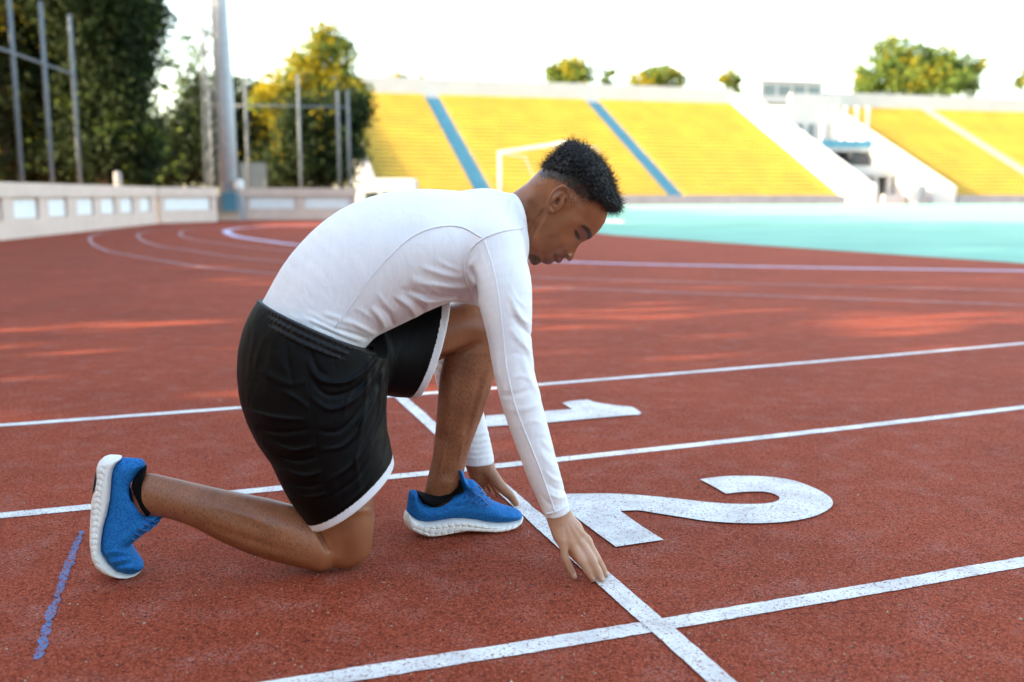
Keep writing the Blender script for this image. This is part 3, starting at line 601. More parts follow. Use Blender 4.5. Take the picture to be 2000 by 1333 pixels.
# ------------------------------------------------------------------ skin, cloth and shoe materials
def skin_mat():
    m, ns, ls, b = new_mat('skin')
    tc = N(ns, 'ShaderNodeTexCoord'); P = tc.outputs['Object']
    n1 = N(ns, 'ShaderNodeTexNoise', Scale=14., Detail=6.); ls.new(P, n1.inputs['Vector'])
    n2 = N(ns, 'ShaderNodeTexNoise', Scale=260., Detail=3.); ls.new(P, n2.inputs['Vector'])
    r = ramp(ns, [(.3, (.225, .076, .032)), (.55, (.295, .105, .047)), (.75, (.365, .140, .066))]); ls.new(n1.outputs[0], r.inputs[0]); c = r.outputs[0]
    def at(n): a = N(ns, 'ShaderNodeAttribute'); a.attribute_name = n; return a.outputs['Fac']
    c = mixc(ns, ls, at('hand'), c, (.50, .27, .175)); c = mixc(ns, ls, at('lip'), c, (.20, .07, .055)); c = mixc(ns, ls, at('nail'), c, (.66, .43, .35))
    # stubble and shin hair: short dark flecks whose density follows the attribute
    vo = N(ns, 'ShaderNodeTexNoise', Scale=420., Detail=2., Roughness=.8); mp = N(ns, 'ShaderNodeMapping'); mp.inputs['Scale'].default_value = (1, 1, .35); ls.new(P, mp.inputs[0]); ls.new(mp.outputs[0], vo.inputs['Vector'])
    ad = N(ns, 'ShaderNodeMath', operation='ADD'); ls.new(vo.outputs[0], ad.inputs[0]); ls.new(at('stubble'), ad.inputs[1])
    st_ = ramp(ns, [(.72, (0, 0, 0)), (1.02, (1, 1, 1))]); ls.new(ad.outputs[0], st_.inputs[0])
    c = mixc(ns, ls, st_.outputs[0], c, (.022, .015, .013))
    c = mixc(ns, ls, at('dark'), c, (.012, .009, .008))
    ls.new(c, b.inputs['Base Color']); rr = ramp(ns, [(.3, (.34, .34, .34)), (.7, (.47, .47, .47))]); ls.new(n1.outputs[0], rr.inputs[0]); ls.new(rr.outputs[0], b.inputs['Roughness'])
    b.inputs['Specular IOR Level'].default_value = .45
    b.inputs['Subsurface Weight'].default_value = .12; b.inputs['Subsurface Radius'].default_value = (.012, .004, .002); b.inputs['Subsurface Scale'].default_value = .6
    bp = N(ns, 'ShaderNodeBump', Strength=.18, Distance=.0012); ls.new(n2.outputs[0], bp.inputs['Height']); ls.new(bp.outputs[0], b.inputs['Normal'])
    return m
def cloth_mat(name, c, rough, weave=900., bump=.12, sheen=.2, spec=.3, var=.05):
    m, ns, ls, b = new_mat(name); tc = N(ns, 'ShaderNodeTexCoord'); P = tc.outputs['Object']
    n1 = N(ns, 'ShaderNodeTexNoise', Scale=7., Detail=4.); ls.new(P, n1.inputs['Vector']); r = ramp(ns, [(.3, tuple(x*(1-var) for x in c)), (.7, tuple(min(1, x*(1+var)) for x in c))]); ls.new(n1.outputs[0], r.inputs[0]); ls.new(r.outputs[0], b.inputs['Base Color'])
    w = N(ns, 'ShaderNodeTexVoronoi', Scale=weave); ls.new(P, w.inputs['Vector']); w2 = N(ns, 'ShaderNodeTexNoise', Scale=55., Detail=4.); ls.new(P, w2.inputs['Vector'])
    ad = N(ns, 'ShaderNodeMath', operation='MULTIPLY_ADD'); ls.new(w2.outputs[0], ad.inputs[0]); ad.inputs[1].default_value = 1.2; ls.new(w.outputs['Distance'], ad.inputs[2])
    bp = N(ns, 'ShaderNodeBump', Strength=bump, Distance=.002); ls.new(ad.outputs[0], bp.inputs['Height']); ls.new(bp.outputs[0], b.inputs['Normal'])
    w3 = N(ns, 'ShaderNodeTexNoise', Scale=16., Detail=3., Distortion=1.6); mp = N(ns, 'ShaderNodeMapping'); mp.inputs['Scale'].default_value = (1.6, 1.0, .7); mp.inputs['Rotation'].default_value = (.2, .7, .3); ls.new(P, mp.inputs[0]); ls.new(mp.outputs[0], w3.inputs['Vector'])
    b2 = N(ns, 'ShaderNodeBump', Strength=.22, Distance=.012); ls.new(w3.outputs[0], b2.inputs['Height']); ls.new(bp.outputs[0], b2.inputs['Normal']); ls.new(b2.outputs[0], b.inputs['Normal'])
    b.inputs['Roughness'].default_value = rough; b.inputs['Sheen Weight'].default_value = sheen; b.inputs['Specular IOR Level'].default_value = spec
    return m
def knit_mat():
    m, ns, ls, b = new_mat('blue_knit'); tc = N(ns, 'ShaderNodeTexCoord'); P = tc.outputs['Object']
    v = N(ns, 'ShaderNodeTexVoronoi', Scale=190.); ls.new(P, v.inputs['Vector']); n1 = N(ns, 'ShaderNodeTexNoise', Scale=24., Detail=5.); ls.new(P, n1.inputs['Vector'])
    r = ramp(ns, [(.05, (.001, .055, .20)), (.5, (.0015, .095, .32)), (.95, (.003, .155, .42))]); ad = N(ns, 'ShaderNodeMath', operation='MULTIPLY_ADD'); ls.new(n1.outputs[0], ad.inputs[0]); ad.inputs[1].default_value = .55; ls.new(v.outputs['Distance'], ad.inputs[2]); ls.new(ad.outputs[0], r.inputs[0])
    ls.new(r.outputs[0], b.inputs['Base Color']); b.inputs['Roughness'].default_value = .8; b.inputs['Specular IOR Level'].default_value = .2
    bp = N(ns, 'ShaderNodeBump', Strength=.35, Distance=.0012); ls.new(v.outputs['Distance'], bp.inputs['Height']); ls.new(bp.outputs[0], b.inputs['Normal']); return m
M.update(skin=skin_mat(), shirt=cloth_mat('white_jersey', (.80, .80, .83), .55, 1100., .06, .15), black=cloth_mat('black_polyester', (.0012, .0014, .0019), .52, 900., .16, .0, .13),
         seam=cloth_mat('white_thread', (.82, .82, .85), .6, 500., .5), elastic=cloth_mat('black_elastic', (.005, .0055, .0065), .55, 900., .2, .0, .25), trim=cloth_mat('white_trim', (.74, .74, .78), .6), sock=cloth_mat('black_sock', (.003, .003, .0035), .9, 700., .3, 0, .1), knit=knit_mat(), sole=cloth_mat('white_foam', (.76, .74, .70), .6, 500., .15, 0, .3),
         lace=cloth_mat('blue_lace', (.008, .12, .36), .7, 600., .4), nail=plain('fingernail', (.56, .36, .29), .3, .06), rubber=plain('black_rubber', (.03, .03, .032), .6), hair=plain('black_hair', (.010, .009, .009), .5, .3, 60.), eye=plain('eye_white', (.55, .52, .50), .2, .05))
person = tag(empty('person', tuple(uv_w(0, 0) + ground(800, 1060))), 'person in white top, black shorts and blue shoes kneeling at the start line', 'person')
PL = np.array(person.location)
def body_part(name, pos, F, mats, parent=person, midx=None, off=None):
    v = pos[F]; vol = np.einsum('ij,ij->i', v[:, 0] - pos.mean(0), np.cross(v[:, 1] - v[:, 0], v[:, 2] - v[:, 0])).sum()
    if vol < 0: F = F[:, ::-1]
    o = mesh_obj(name, pos - (PL if off is None else off), F, mats, parent, True, midx); return o

# ------------------------------------------------------------------ head outline and relief (coordinates of a 4.166x enlargement at 950, 240)
def c1(p): return np.array([(950 + x/4.166, 240 + y/4.166) for x, y in p])
HEAD = c1([(330, 490), (420, 400), (500, 335), (590, 285), (700, 262), (800, 296), (890, 368), (950, 458), (985, 560), (996, 650), (986, 740)] +
    [(966, 808), (926, 868), (877, 918), (852, 942), (818, 956), (782, 972), (757, 992), (738, 1024), (722, 1062), (709, 1096), (697, 1118), (680, 1128), (660, 1121), (646, 1102), (633, 1101), (622, 1113), (609, 1136), (585, 1146), (563, 1134), (549, 1127), (536, 1143), (507, 1156), (476, 1151), (453, 1138), (436, 1141), (418, 1157), (386, 1163), (360, 1146), (345, 1110)] +
    [(310, 1090), (230, 1030), (150, 930), (95, 820), (60, 680), (120, 620), (215, 572)])
HB = .325; hc = P3(1085, 430, HB); HN = (hc - EYE) / np.linalg.norm(hc - EYE); HN = HN - np.array([0, 0, HN[2]]) * .6; HN /= np.linalg.norm(HN)
cp = [(600, 400, .075), (750, 420, .074), (880, 520, .068), (960, 640, .062), (940, 760, .060), (880, 850, .058), (815, 905, .052), (765, 955, .031), (718, 1040, .0165), (690, 1105, .020), (645, 1080, .024), (600, 1115, .027), (545, 1125, .029), (490, 1140, .028), (420, 1140, .030), (380, 1120, .036),
      (480, 1050, .046), (560, 1000, .055), (640, 960, .058), (695, 890, .060), (745, 850, .060), (650, 800, .069), (560, 850, .067), (430, 1000, .056), (410, 900, .063), (480, 760, .069), (570, 640, .074), (430, 600, .063), (340, 720, .057), (250, 700, .060), (310, 880, .053), (420, 480, .067), (330, 560, .060), (180, 800, .062), (270, 980, .053)]
hg = Grid(900, 200, 1270, 560, 1.); X, Y = hg.xy(); num = np.zeros(X.shape); den = num + 1e-9
for x, y, w in cp:
    x, y = c1([(x, y)])[0]; g_ = np.exp(-.5*((X-x)**2 + (Y-y)**2)/11.**2) + 1e-4*np.exp(-.5*((X-x)**2 + (Y-y)**2)/60.**2); num += g_*w; den += g_
hg.a = num/den
def hb(x, y, a, s, s2=None, ang=0.): q_ = c1([(x, y)])[0]; hg.bump(q_[0], q_[1], a, s/4.166, (s2 or s)/4.166, ang)
EF = math.atan2(.843, .539)                      # the way the face points in the picture
hb(756, 912, -.0110, 40, 24, EF); hb(738, 914, .0075, 22, 12, EF)                      # eye socket and lidded eye
hg.line(c1([(775, 835), (815, 862), (842, 905), (850, 940)]), .0032, 5)                 # brow ridge
hb(657, 1078, .0050, 17, 13, EF); hb(648, 1097, -.0075, 9, 6, EF); hb(676, 1062, -.003, 8, 22, EF)     # nostril wing, nostril
hg.line(c1([(540, 1086), (550, 1108), (556, 1134)]), -.0045, 2.6, False); hb(590, 1118, .002, 18); hb(518, 1128, .002, 18)  # mouth
hg.line(c1([(660, 1040), (610, 1050), (565, 1075)]), -.0014, 4)                         # fold from nose to mouth
hg.line(c1([(492, 690), (440, 760), (395, 830), (350, 920), (325, 990)]), -.0085, 5.0); hg.line(c1([(520, 730), (470, 800), (425, 870), (385, 960)]), .003, 7.0)   # jaw line
hg.line(c1([(300, 600), (300, 700), (270, 820)]), .003, 8.0)                            # neck muscle
hb(700, 800, .003, 40); hb(790, 780, -.004, 45)                                         # cheekbone, temple
hg.blur(1)
rg = Grid(900, 200, 1270, 560, 2.); rg.a += .056; q_ = c1([(690, 1085)])[0]; rg.bump(*q_, -.034, 14); q_ = c1([(560, 1130)])[0]; rg.bump(*q_, -.026, 16)
head = Inflate(HEAD, HB, 0, hg, rg, HN, k=.012, st=.5)
def hp(x, y, z): r = ray(*c1([(x, y)])[0]); return EYE + r*(((head.p0 - EYE) @ HN)/(r @ HN)) - HN*z          # point on the near side of the head, z m from its mid plane
ear = []
def ear_side(sg):
    e = []
    def tb(pts, r, k=.003): e.extend(chain([(hp(x, y, sg*z), r_, r_) for (x, y, z), r_ in zip(pts, r)], raw=True, k=k, lat=HN, n=3))
    tb([(655, 640, .074), (662, 585, .080), (650, 540, .086), (615, 522, .090), (565, 548, .093), (525, 600, .094), (505, 655, .092), (508, 700, .087), (530, 722, .080)], [.0035, .0036, .0037, .0038, .0038, .0036, .0036, .0050, .0055])
    tb([(628, 566, .082), (588, 590, .086), (552, 630, .087), (538, 680, .084)], [.003, .0036, .004, .004])
    tb([(612, 650, .080), (600, 690, .078), (560, 712, .078)], [.0045, .0045, .0045])
    for q in e: q.k = .003
    pl = chain([(hp(610, 570, sg*.080), .0145, .0035), (hp(570, 640, sg*.082), .0160, .0035), (hp(535, 690, sg*.080), .0090, .0035)], raw=True, lat=HN, n=3, k=.003)
    return pl + e
ear = ear_side(1) + ear_side(-1)
ear_hole = [Seg(hp(575, 640, s*.078), hp(570, 650, s*.096), .0045, .0060, .0075, .0090, HN, .003) for s in (1, -1)]

# ------------------------------------------------------------------ limbs (photo pixels)
R_ARM = [(966, 492, 55, .165, .064), (981, 550, 56, .128, .062), (989, 605, 50, .108, .058), (995, 660, 43, .092, .050), (1003, 720, 39, .078, .046), (1014, 770, 38.5, .068, .045), (1029, 822, 37, .06, .042), (1047, 880, 34, .053, .039), (1063, 930, 31, .05, .035), (1081, 980, 27, .047, .030), (1090, 1006, 25, .046, .028)]
L_ARM = [(960, 500, 54, .48, .064), (930, 590, 48, .53, .055), (898, 680, 42, .565, .047), (890, 720, 42, .58, .046), (903, 790, 38, .59, .043), (918, 845, 35, .595, .038), (930, 885, 32, .60, .034), (936, 905, 30, .60, .032)]
TORSO = [(598, 662, 105, .32, .145), (613, 634, 106, .32, .150), (660, 570, 114, .32, .156), (728, 521, 125, .32, .168), (800, 492, 119.5, .32, .182), (868, 480, 107, .32, .186), (924, 484, 104, .32, .168), (945, 460, 75, .32, .115)]
R_SHIN = [(290, 966, 42, .335, .033), (332, 973, 39, .325, .036), (396, 991, 42, .310, .043), (458, 1013, 51, .293, .050), (520, 1032, 57, .275, .054), (575, 1048, 56, .258, .055), (628, 1068, 48, .247, .052)]
R_THIGH = [(672, 1064, 53, .243, .053), (675, 1025, 55, .243, .056), (672, 985, 57, .245, .058), (662, 920, 58, .25, .06), (645, 820, 60, .255, .065), (620, 700, 60, .27, .07)]
L_THIGH = [(640, 700, 60, .40, .085), (720, 685, 58, .41, .08), (800, 665, 54, .425, .074), (850, 653, 51.5, .43, .068), (900, 640, 47, .43, .060), (940, 648, 45, .43, .055)]
L_SHIN = [(945, 655, 46, .43, .054), (924, 690, 50, .43, .055), (911, 740, 52, .43, .054), (900, 795, 46, .43, .049), (887, 850, 37.5, .43, .041), (877, 900, 33.5, .43, .035), (868, 945, 35, .43, .033), (864, 985, 38, .43, .032)]
body = []
body += chain([(x, y, h*.6, b, l*.6) for x, y, h, b, l in TORSO], k=.02)
body += chain([(x, y, min(h-5, 24), b, min(l-.006, .024)) for x, y, h, b, l in R_ARM]) + chain([(x, y, min(h-5, 26), b, min(l-.006, .026)) for x, y, h, b, l in L_ARM])
body += chain(R_SHIN, k=.01) + chain(R_THIGH, k=.004) + chain(L_THIGH, k=.01) + chain(L_SHIN, k=.006)
# right hand
def fing(js, rs, k=.007): return chain([(p, r, r*.92) for p, r in zip(js, rs)], raw=True, k=k, n=3)
def gb_of(p): return float(p @ V) - OV
hand_r = chain([(1088, 1000, 24, .046, .021), (1098, 1022, 27, .042, .019), (1109, 1040, 31, .034, .017), (1118, 1052, 28, .028, .0135)], k=.008)
tips = {}
for nm, mcp, pip, dip, tip, r in (('little', (1098, 1056), (1103.5, 1089), (1113, 1111), (1121.5, 1127), 8.2), ('ring', (1116, 1060), (1135.5, 1093.5), (1149, 1116), (1158, 1131.5), 9.2), ('middle', (1134, 1060), (1156, 1094), (1168, 1117), (1176, 1132), 9.2), ('index', (1145, 1052), (1165, 1089), (1176.5, 1110), (1184, 1123), 8.0)):
    T = ground(*tip, .0085); b1 = gb_of(T); a = P3(*mcp, .024 if nm != 'index' else .030); p = P3(*pip, .45*.024 + .55*b1 - .004); d_ = P3(*dip, .15*.024 + .85*b1 - .002); m_ = .00110
    w0 = P3(1092, 1008, .044); hand_r += fing([a + (w0 - a)*.55, a, .5*a + .5*p, p, .5*p + .5*d_, d_, T], [r*m_*.95, r*m_*1.05, r*m_*.94, r*m_*1.02, r*m_*.90, r*m_*.92, r*m_*.74]); tips[nm] = (d_, T)
th = [P3(1098, 1022, .062), P3(1108, 1050, .088), P3(1120, 1080, .098), ground(1136, 1098, .010)]
hand_r += fing(th, [.017, .0135, .0115, .009], k=.008)
# left hand, thumb towards the camera
hand_l = chain([(936, 900, 27, .60, .024), (941, 920, 27, .605, .022), (946, 936, 26, .615, .020)], k=.010)
lt = ground(1008, 984, .009)
hand_l += fing([P3(952, 915, .59), P3(968, 938, .58), P3(984, 957, .57), .5*(P3(984, 957, .57) + lt) + np.array([0, 0, .004]), lt], [.0185, .0165, .0135, .0120, .0085], k=.010)
for mcp, tip, b in (((930, 930), (946, 952), .63), ((938, 934), (958, 957), .62), ((948, 938), (972, 963), .61), ((926, 926), (934, 946), .645)):
    T = ground(*tip, .009); a = P3(*mcp, b); m_ = .5*(a + T) + V*.018 + np.array([0, 0, .012]); hand_l += fing([a, m_, T], [.0105, .0095, .0075])
body += hand_r + hand_l + [head] + ear
mus = Grid(240, 560, 1060, 1130, 1.)           # muscle and bone relief seen from the side
mus.line([(330, 960), (420, 985), (500, 1015), (560, 1050)], .0022, 9); mus.line([(345, 1000), (430, 1035), (520, 1065), (600, 1085)], -.0020, 8); mus.line([(480, 1000), (540, 1020), (590, 1050)], .0026, 14)
mus.line([(612, 1022), (628, 1052), (642, 1080)], -.009, 4.2); mus.line([(650, 1015), (700, 1000), (726, 998)], .0016, 5); mus.bump(700, 1060, .0025, 16, 22); mus.bump(300, 985, .0035, 9); mus.line([(285, 935), (330, 948), (400, 962)], -.0014, 6)
mus.line([(960, 700), (945, 760), (925, 830), (912, 890)], .0024, 6); mus.line([(940, 720), (925, 790), (905, 850)], -.0016, 6); mus.line([(880, 720), (875, 790), (868, 850)], .0030, 13); mus.line([(868, 860), (860, 910), (846, 955)], .0022, 6); mus.bump(872, 945, .0032, 9); mus.line([(905, 860), (895, 910)], .0014, 3); mus.line([(835, 703), (885, 690), (940, 668)], -.0050, 4.5)
tend = Grid(1060, 990, 1200, 1140, .5)
for a, b in (((1098, 1018), (1099, 1054)), ((1103, 1016), (1116, 1056)), ((1108, 1014), (1133, 1056)), ((1112, 1012), (1147, 1052))): tend.line([a, ((a[0]+b[0])/2, (a[1]+b[1])/2), b], .0013, 2.6)
for p in ((1098, 1056), (1116, 1060), (1134, 1060), (1149, 1055)): tend.bump(*p, .0018, 4.2)
for p in ((1103.5, 1089), (1135.5, 1093), (1156, 1094), (1166, 1089)):
    for o in (-3, 0, 3): tend.line([(p[0]-7, p[1]+o+1), (p[0], p[1]+o), (p[0]+7, p[1]+o-2)], -.0007, 1.0)
def near_w(P, b): return smoothstep(b + .02, b - .02, P @ V - OV)
def body_post(P, d):
    x, y, _ = proj(P); d = d - 1.5*mus(x, y)*np.where(x < 760, near_w(P, .26), near_w(P, .43))*((x > 242) & (x < 1058) & (y > 562) & (y < 1128)) - tend(x, y)*near_w(P, .05)*((x > 1062) & (x < 1198) & (y > 992) & (y < 1138))
    for s in ear_hole:
        m = ((P > s.lo - .02) & (P < s.hi + .02)).all(1)
        if m.any(): d[m] = -smin(-d[m], s.ev(P[m]), .003)
    return np.maximum(d, .0005 - P[:, 2])
import time as _t; _t0 = _t.time()
pos, F = nets(body, .0023, body_post); print('body', len(F), round(_t.time() - _t0, 1))
ob = body_part('body', pos, F, M['skin'])
x, y, _ = proj(pos); near = (pos - head.p0) @ HN < 0; hd = (y < 520) & (x > 1000)
def mask(poly, soft=2.): 
    p = c1(poly); lo = p.min(0) - 12; hi = p.max(0) + 12; g = Grid(lo[0], lo[1], hi[0], hi[1], .5); g.a = poly_dist(p, lo[0], lo[1], g.w, g.h, .5); m = (x > lo[0]+1) & (x < hi[0]-1) & (y > lo[1]+1) & (y < hi[1]-1); o = np.zeros(len(x)); o[m] = smoothstep(-soft, soft, g(x[m], y[m])); return o
fade = mask([(330, 500), (420, 400), (520, 350), (640, 380), (760, 450), (860, 560), (915, 625), (880, 660), (820, 690), (750, 700), (690, 712), (672, 640), (660, 540), (600, 500), (520, 515), (440, 545), (380, 540)], 5.)
fade2 = mask([(420, 400), (520, 350), (640, 380), (760, 450), (860, 560), (905, 622), (850, 640), (790, 620), (720, 560), (640, 490), (540, 450), (450, 450)], 7.)
brow = mask([(762, 834), (800, 834), (842, 864), (860, 910), (854, 946), (820, 952), (820, 912), (800, 876)], 1.8)
lash = mask([(716, 866), (733, 874), (752, 900), (762, 935), (764, 954), (742, 950), (724, 930), (716, 895)], 1.4)
beard = mask([(346, 1075), (385, 1068), (420, 1085), (440, 1110), (440, 1140), (418, 1160), (386, 1166), (356, 1150)], 3.); must = mask([(538, 1072), (570, 1062), (612, 1070), (634, 1092), (622, 1112), (596, 1104), (562, 1090), (545, 1092)], 2.); chin = mask([(420, 1085), (470, 1095), (520, 1085), (545, 1090), (540, 1125), (500, 1130), (460, 1125), (436, 1140)], 4.)
low = mask([(452, 1118), (480, 1112), (492, 1128), (478, 1150), (452, 1142)], 1.5)
leg = (y > 690)*(x < 975)*(pos[:, 2] > .05)
set_attr(ob, 'stubble', (.26*fade + .30*fade2 +   .34*must + .22*chin + .3*beard)*hd + .23*leg*(~((x < 760) & (x > 610)))); set_attr(ob, 'dark', np.clip(brow*.88 + lash*.92 + beard*.55 + low*.5 + must*.25, 0, 1)*hd*1.0)
set_attr(ob, 'lip', np.clip(mask([(552, 1092), (575, 1100), (612, 1118), (608, 1140), (585, 1150), (556, 1134)], 1.6) + mask([(500, 1118), (536, 1110), (548, 1128), (536, 1148), (505, 1160), (480, 1150)], 1.6), 0, 1)*hd)
nl = np.zeros(len(pos))
for a, T in tips.values():
    d_ = T - a; c = a + d_*.72; tw = (EYE - c)/np.linalg.norm(EYE - c); c = c + tw*.006 + np.array([0, 0, .002]); dn = d_/np.linalg.norm(d_); q_ = pos - c; al = q_ @ dn; rad = np.linalg.norm(q_ - al[:, None]*dn, axis=1); nl = np.maximum(nl, smoothstep(1.15, .85, np.sqrt((al/.0070)**2 + (rad/.0050)**2)))
for a, T in tips.values():
    d_ = (T - a)/np.linalg.norm(T - a); c = a + (T - a)*.80; w_ = (EYE - c)/np.linalg.norm(EYE - c)*.75 + np.array([0, 0, .5]); w_ -= d_*(w_ @ d_); w_ /= np.linalg.norm(w_); sd = np.cross(d_, w_); vs = []; fs = []
    for i in range(5):
        for j in range(12): an = 2*math.pi*j/12; r__ = i/4; vs.append(c + d_*.0062*r__*math.cos(an) + sd*.0050*r__*math.sin(an) + w_*(.0072 + .0012*(1-r__**2) - .0022*(r__*math.sin(an))**2) - PL)
    fs = [(i*12+j, i*12+(j+1) % 12, (i+1)*12+(j+1) % 12, (i+1)*12+j) for i in range(4) for j in range(12)]
    mesh_obj('fingernail', vs, fs, M['nail'], ob, True)
set_attr(ob, 'nail', nl*.2); set_attr(ob, 'hand', np.maximum(smoothstep(985, 1020, y)*smoothstep(1050, 1065, x), smoothstep(895, 915, y)*smoothstep(890, 905, x)*(pos @ V - OV > .5)*.25))

# ------------------------------------------------------------------ shirt
sg = Grid(480, 340, 1130, 1030, 1.)
folds = [([(905, 545), (860, 535), (820, 520)], .003, 6), ([(925, 565), (870, 560), (800, 545)], .0045, 7), ([(925, 578), (870, 580), (810, 572), (780, 565)], -.0035, 6), ([(915, 580), (860, 590), (805, 588)], .0038, 5), ([(880, 590), (840, 585), (795, 560)], -.003, 5), ([(815, 622), (800, 600), (770, 580)], .0042, 6), ([(830, 612), (818, 596), (785, 572)], -.0035, 5), ([(752, 645), (745, 625), (725, 600)], .0048, 6), ([(768, 636), (760, 615), (742, 598)], -.004, 5),
    ([(735, 655), (705, 640), (675, 625)], .0036, 5), ([(722, 664), (690, 652), (655, 640)], -.003, 4), ([(712, 668), (670, 655), (620, 632), (585, 618)], .0026, 4), ([(700, 672), (650, 652), (600, 632)], -.0022, 3), ([(690, 640), (660, 622), (628, 612)], .0022, 5), ([(840, 600), (815, 575)], .003, 5),
    ([(915, 520), (930, 548), (934, 590)], -.005, 5), ([(1036, 640), (1012, 610), (992, 570)], .0036, 6), ([(1040, 660), (1018, 640), (996, 615)], -.003, 5), ([(1038, 690), (1015, 665), (995, 640)], .0026, 6), ([(1045, 720), (1030, 680), (1010, 640)], .002, 5), ([(1060, 780), (1036, 740), (1018, 690)], .002, 6),
    ([(975, 770), (1000, 772), (1040, 760)], -.0018, 6), ([(985, 800), (1020, 800), (1055, 788)], .0016, 6), ([(1100, 940), (1080, 935), (1060, 915)], .0022, 4), ([(1106, 960), (1085, 955), (1062, 940)], -.002, 3.5), ([(1108, 972), (1088, 972), (1066, 962)], .0022, 3.5), ([(1092, 915), (1072, 905), (1056, 885)], .0016, 5), ([(1085, 890), (1066, 880), (1050, 860)], -.0014, 5), ([(1050, 960), (1075, 985), (1105, 985)], -.0014, 4)]
for p, a, w in folds: sg.line(p, a*1.5, w*.9)
more = [([(905, 530), (875, 520), (850, 505)], .002, 4), ([(930, 500), (915, 530), (918, 560)], .003, 4), ([(898, 560), (850, 552), (815, 548)], -.002, 4), ([(770, 610), (750, 590), (735, 570)], .0022, 4), ([(785, 600), (765, 580)], -.002, 4), ([(700, 650), (665, 640), (630, 625), (600, 608)], .002, 3.4), ([(735, 630), (712, 612), (690, 600)], .002, 4), ([(680, 668), (640, 652), (590, 628), (560, 612)], .0018, 3.2), ([(860, 575), (835, 560), (800, 552)], .0022, 4), ([(1030, 600), (1010, 585), (990, 545)], .002, 4), ([(1038, 630), (1020, 625), (1000, 600)], .002, 3.6), ([(1042, 745), (1020, 735), (1000, 740)], .0016, 4), ([(1030, 700), (1005, 690), (985, 700)], -.0014, 4), ([(1062, 830), (1040, 822), (1015, 835)], .0014, 4), ([(1075, 865), (1055, 855), (1030, 868)], -.0014, 4), ([(1096, 925), (1078, 918), (1058, 905)], .0016, 3.4), ([(975, 690), (970, 720), (978, 750)], .0016, 4), ([(940, 600), (950, 640), (960, 690)], -.0016, 4), ([(1000, 385), (995, 410), (1000, 435)], -.0014, 3)]
for p, a, w in more: sg.line(p, a*1.2, w)
lf = Grid(830, 660, 990, 930, 1.)
for y0 in (845, 858, 870, 881, 892): lf.line([(900, y0 - 8), (925, y0 + 4), (965, y0 - 2)], .0022, 3.4); 
for y0 in (700, 716, 730): lf.line([(845, y0), (865, y0 + 6), (890, y0 + 14)], .003, 4)
collar = chain([(984, 424, 46, .325, .068), (1003, 419, 41, .325, .066), (1022, 412, 38, .325, .064)], k=.012)
shirt = chain(TORSO, k=.02) + chain([(952, 434, 50, .32, .06), (958, 448, 50, .25, .055), (964, 480, 50, .175, .056)], k=.045) + chain([(952, 434, 50, .32, .06), (958, 448, 50, .39, .055), (962, 484, 50, .465, .056)], k=.045) + chain(R_ARM, k=.03) + chain(L_ARM, k=.03) + collar
for q in collar: q.k = .012
def plane(pa, pb, b, sgn):
    a, b_ = P3(*pa, b), P3(*pb, b); n = np.cross(b_ - a, V); n /= np.linalg.norm(n); return a, n*sgn
ca = plane((1001.5, 376), (1015, 438), .325, 1); cn = ca[1] if ca[1] @ U > 0 else -ca[1]
wr = plane((1064, 1013), (1114, 993), .046, 1); wn_ = wr[1] if wr[1][2] < 0 else -wr[1]
wl_ = plane((906, 909), (968, 903), .60, 1); wln = wl_[1] if wl_[1][2] < 0 else -wl_[1]
neck_b = P3(1008, 415, .325)
neck_hole = chain([(975, 428, 36, .325, .054), (1003, 419, 36.5, .325, .0545), (1050, 395, 38, .325, .056)], k=.004)
ARMH_R = chain([(1085, 992, 22.5, .046, .0245), (1092, 1010, 22.5, .046, .0245), (1100, 1030, 23, .045, .0245)], k=.003); ARMH_L = chain([(933, 893, 27, .60, .028), (936, 905, 27, .60, .028), (940, 920, 27, .60, .028)], k=.003)
def cmin(segs, P):
    d = None
    for s in segs: e = s.ev(P); d = e if d is None else np.minimum(d, e)
    return d
def shirt_post(P, d):
    x, y, _ = proj(P); lat = P @ V - OV
    d = d - sg(x, y)*smoothstep(.34, .22, lat)*((x > 482) & (x < 1128) & (y > 342) & (y < 1028)) - lf(x, y)*smoothstep(.45, .52, lat)*((x > 832) & (x < 988) & (y > 662) & (y < 928))
    m = np.linalg.norm(P - neck_b, axis=1) < .13
    if m.any():
        pc = (P[m] - ca[0]) @ cn; d[m] = np.where(y[m] < 462, np.maximum(d[m], pc), d[m]); d[m] = np.maximum(d[m], -cmin(neck_hole, P[m]))
    m = (P[:, 2] < .25) & (lat < .2)
    if m.any(): d[m] = np.maximum(np.maximum(d[m], (P[m] - wr[0]) @ wn_), -cmin(ARMH_R, P[m]))
    m = (P[:, 2] < .30) & (lat > .45)
    if m.any(): d[m] = np.maximum(np.maximum(d[m], (P[m] - wl_[0]) @ wln), -cmin(ARMH_L, P[m]))
    return d
pos, F = nets(shirt, .0028, shirt_post); print('shirt', len(F), round(_t.time() - _t0, 1))
top_o = body_part('long_sleeved_top', pos, F, M['shirt']); tb_ = bvh(pos, F)
for pts in ([(655, 640), (690, 590), (730, 535), (770, 492), (810, 460), (855, 444), (900, 444), (940, 464)], [(1020, 447), (985, 452), (945, 466), (918, 490), (907, 518), (912, 548), (922, 572)], [(946, 470), (962, 520), (974, 580), (982, 650), (990, 720), (1006, 790), (1028, 850), (1050, 905), (1070, 960), (1084, 1000)], [(1067, 1004), (1090, 998), (1110, 986)]):
    q = on_surface(tb_, pts, 8, .0011); MB().tube(q - PL, .0020, 8).build('seam', M['seam'], top_o, True)

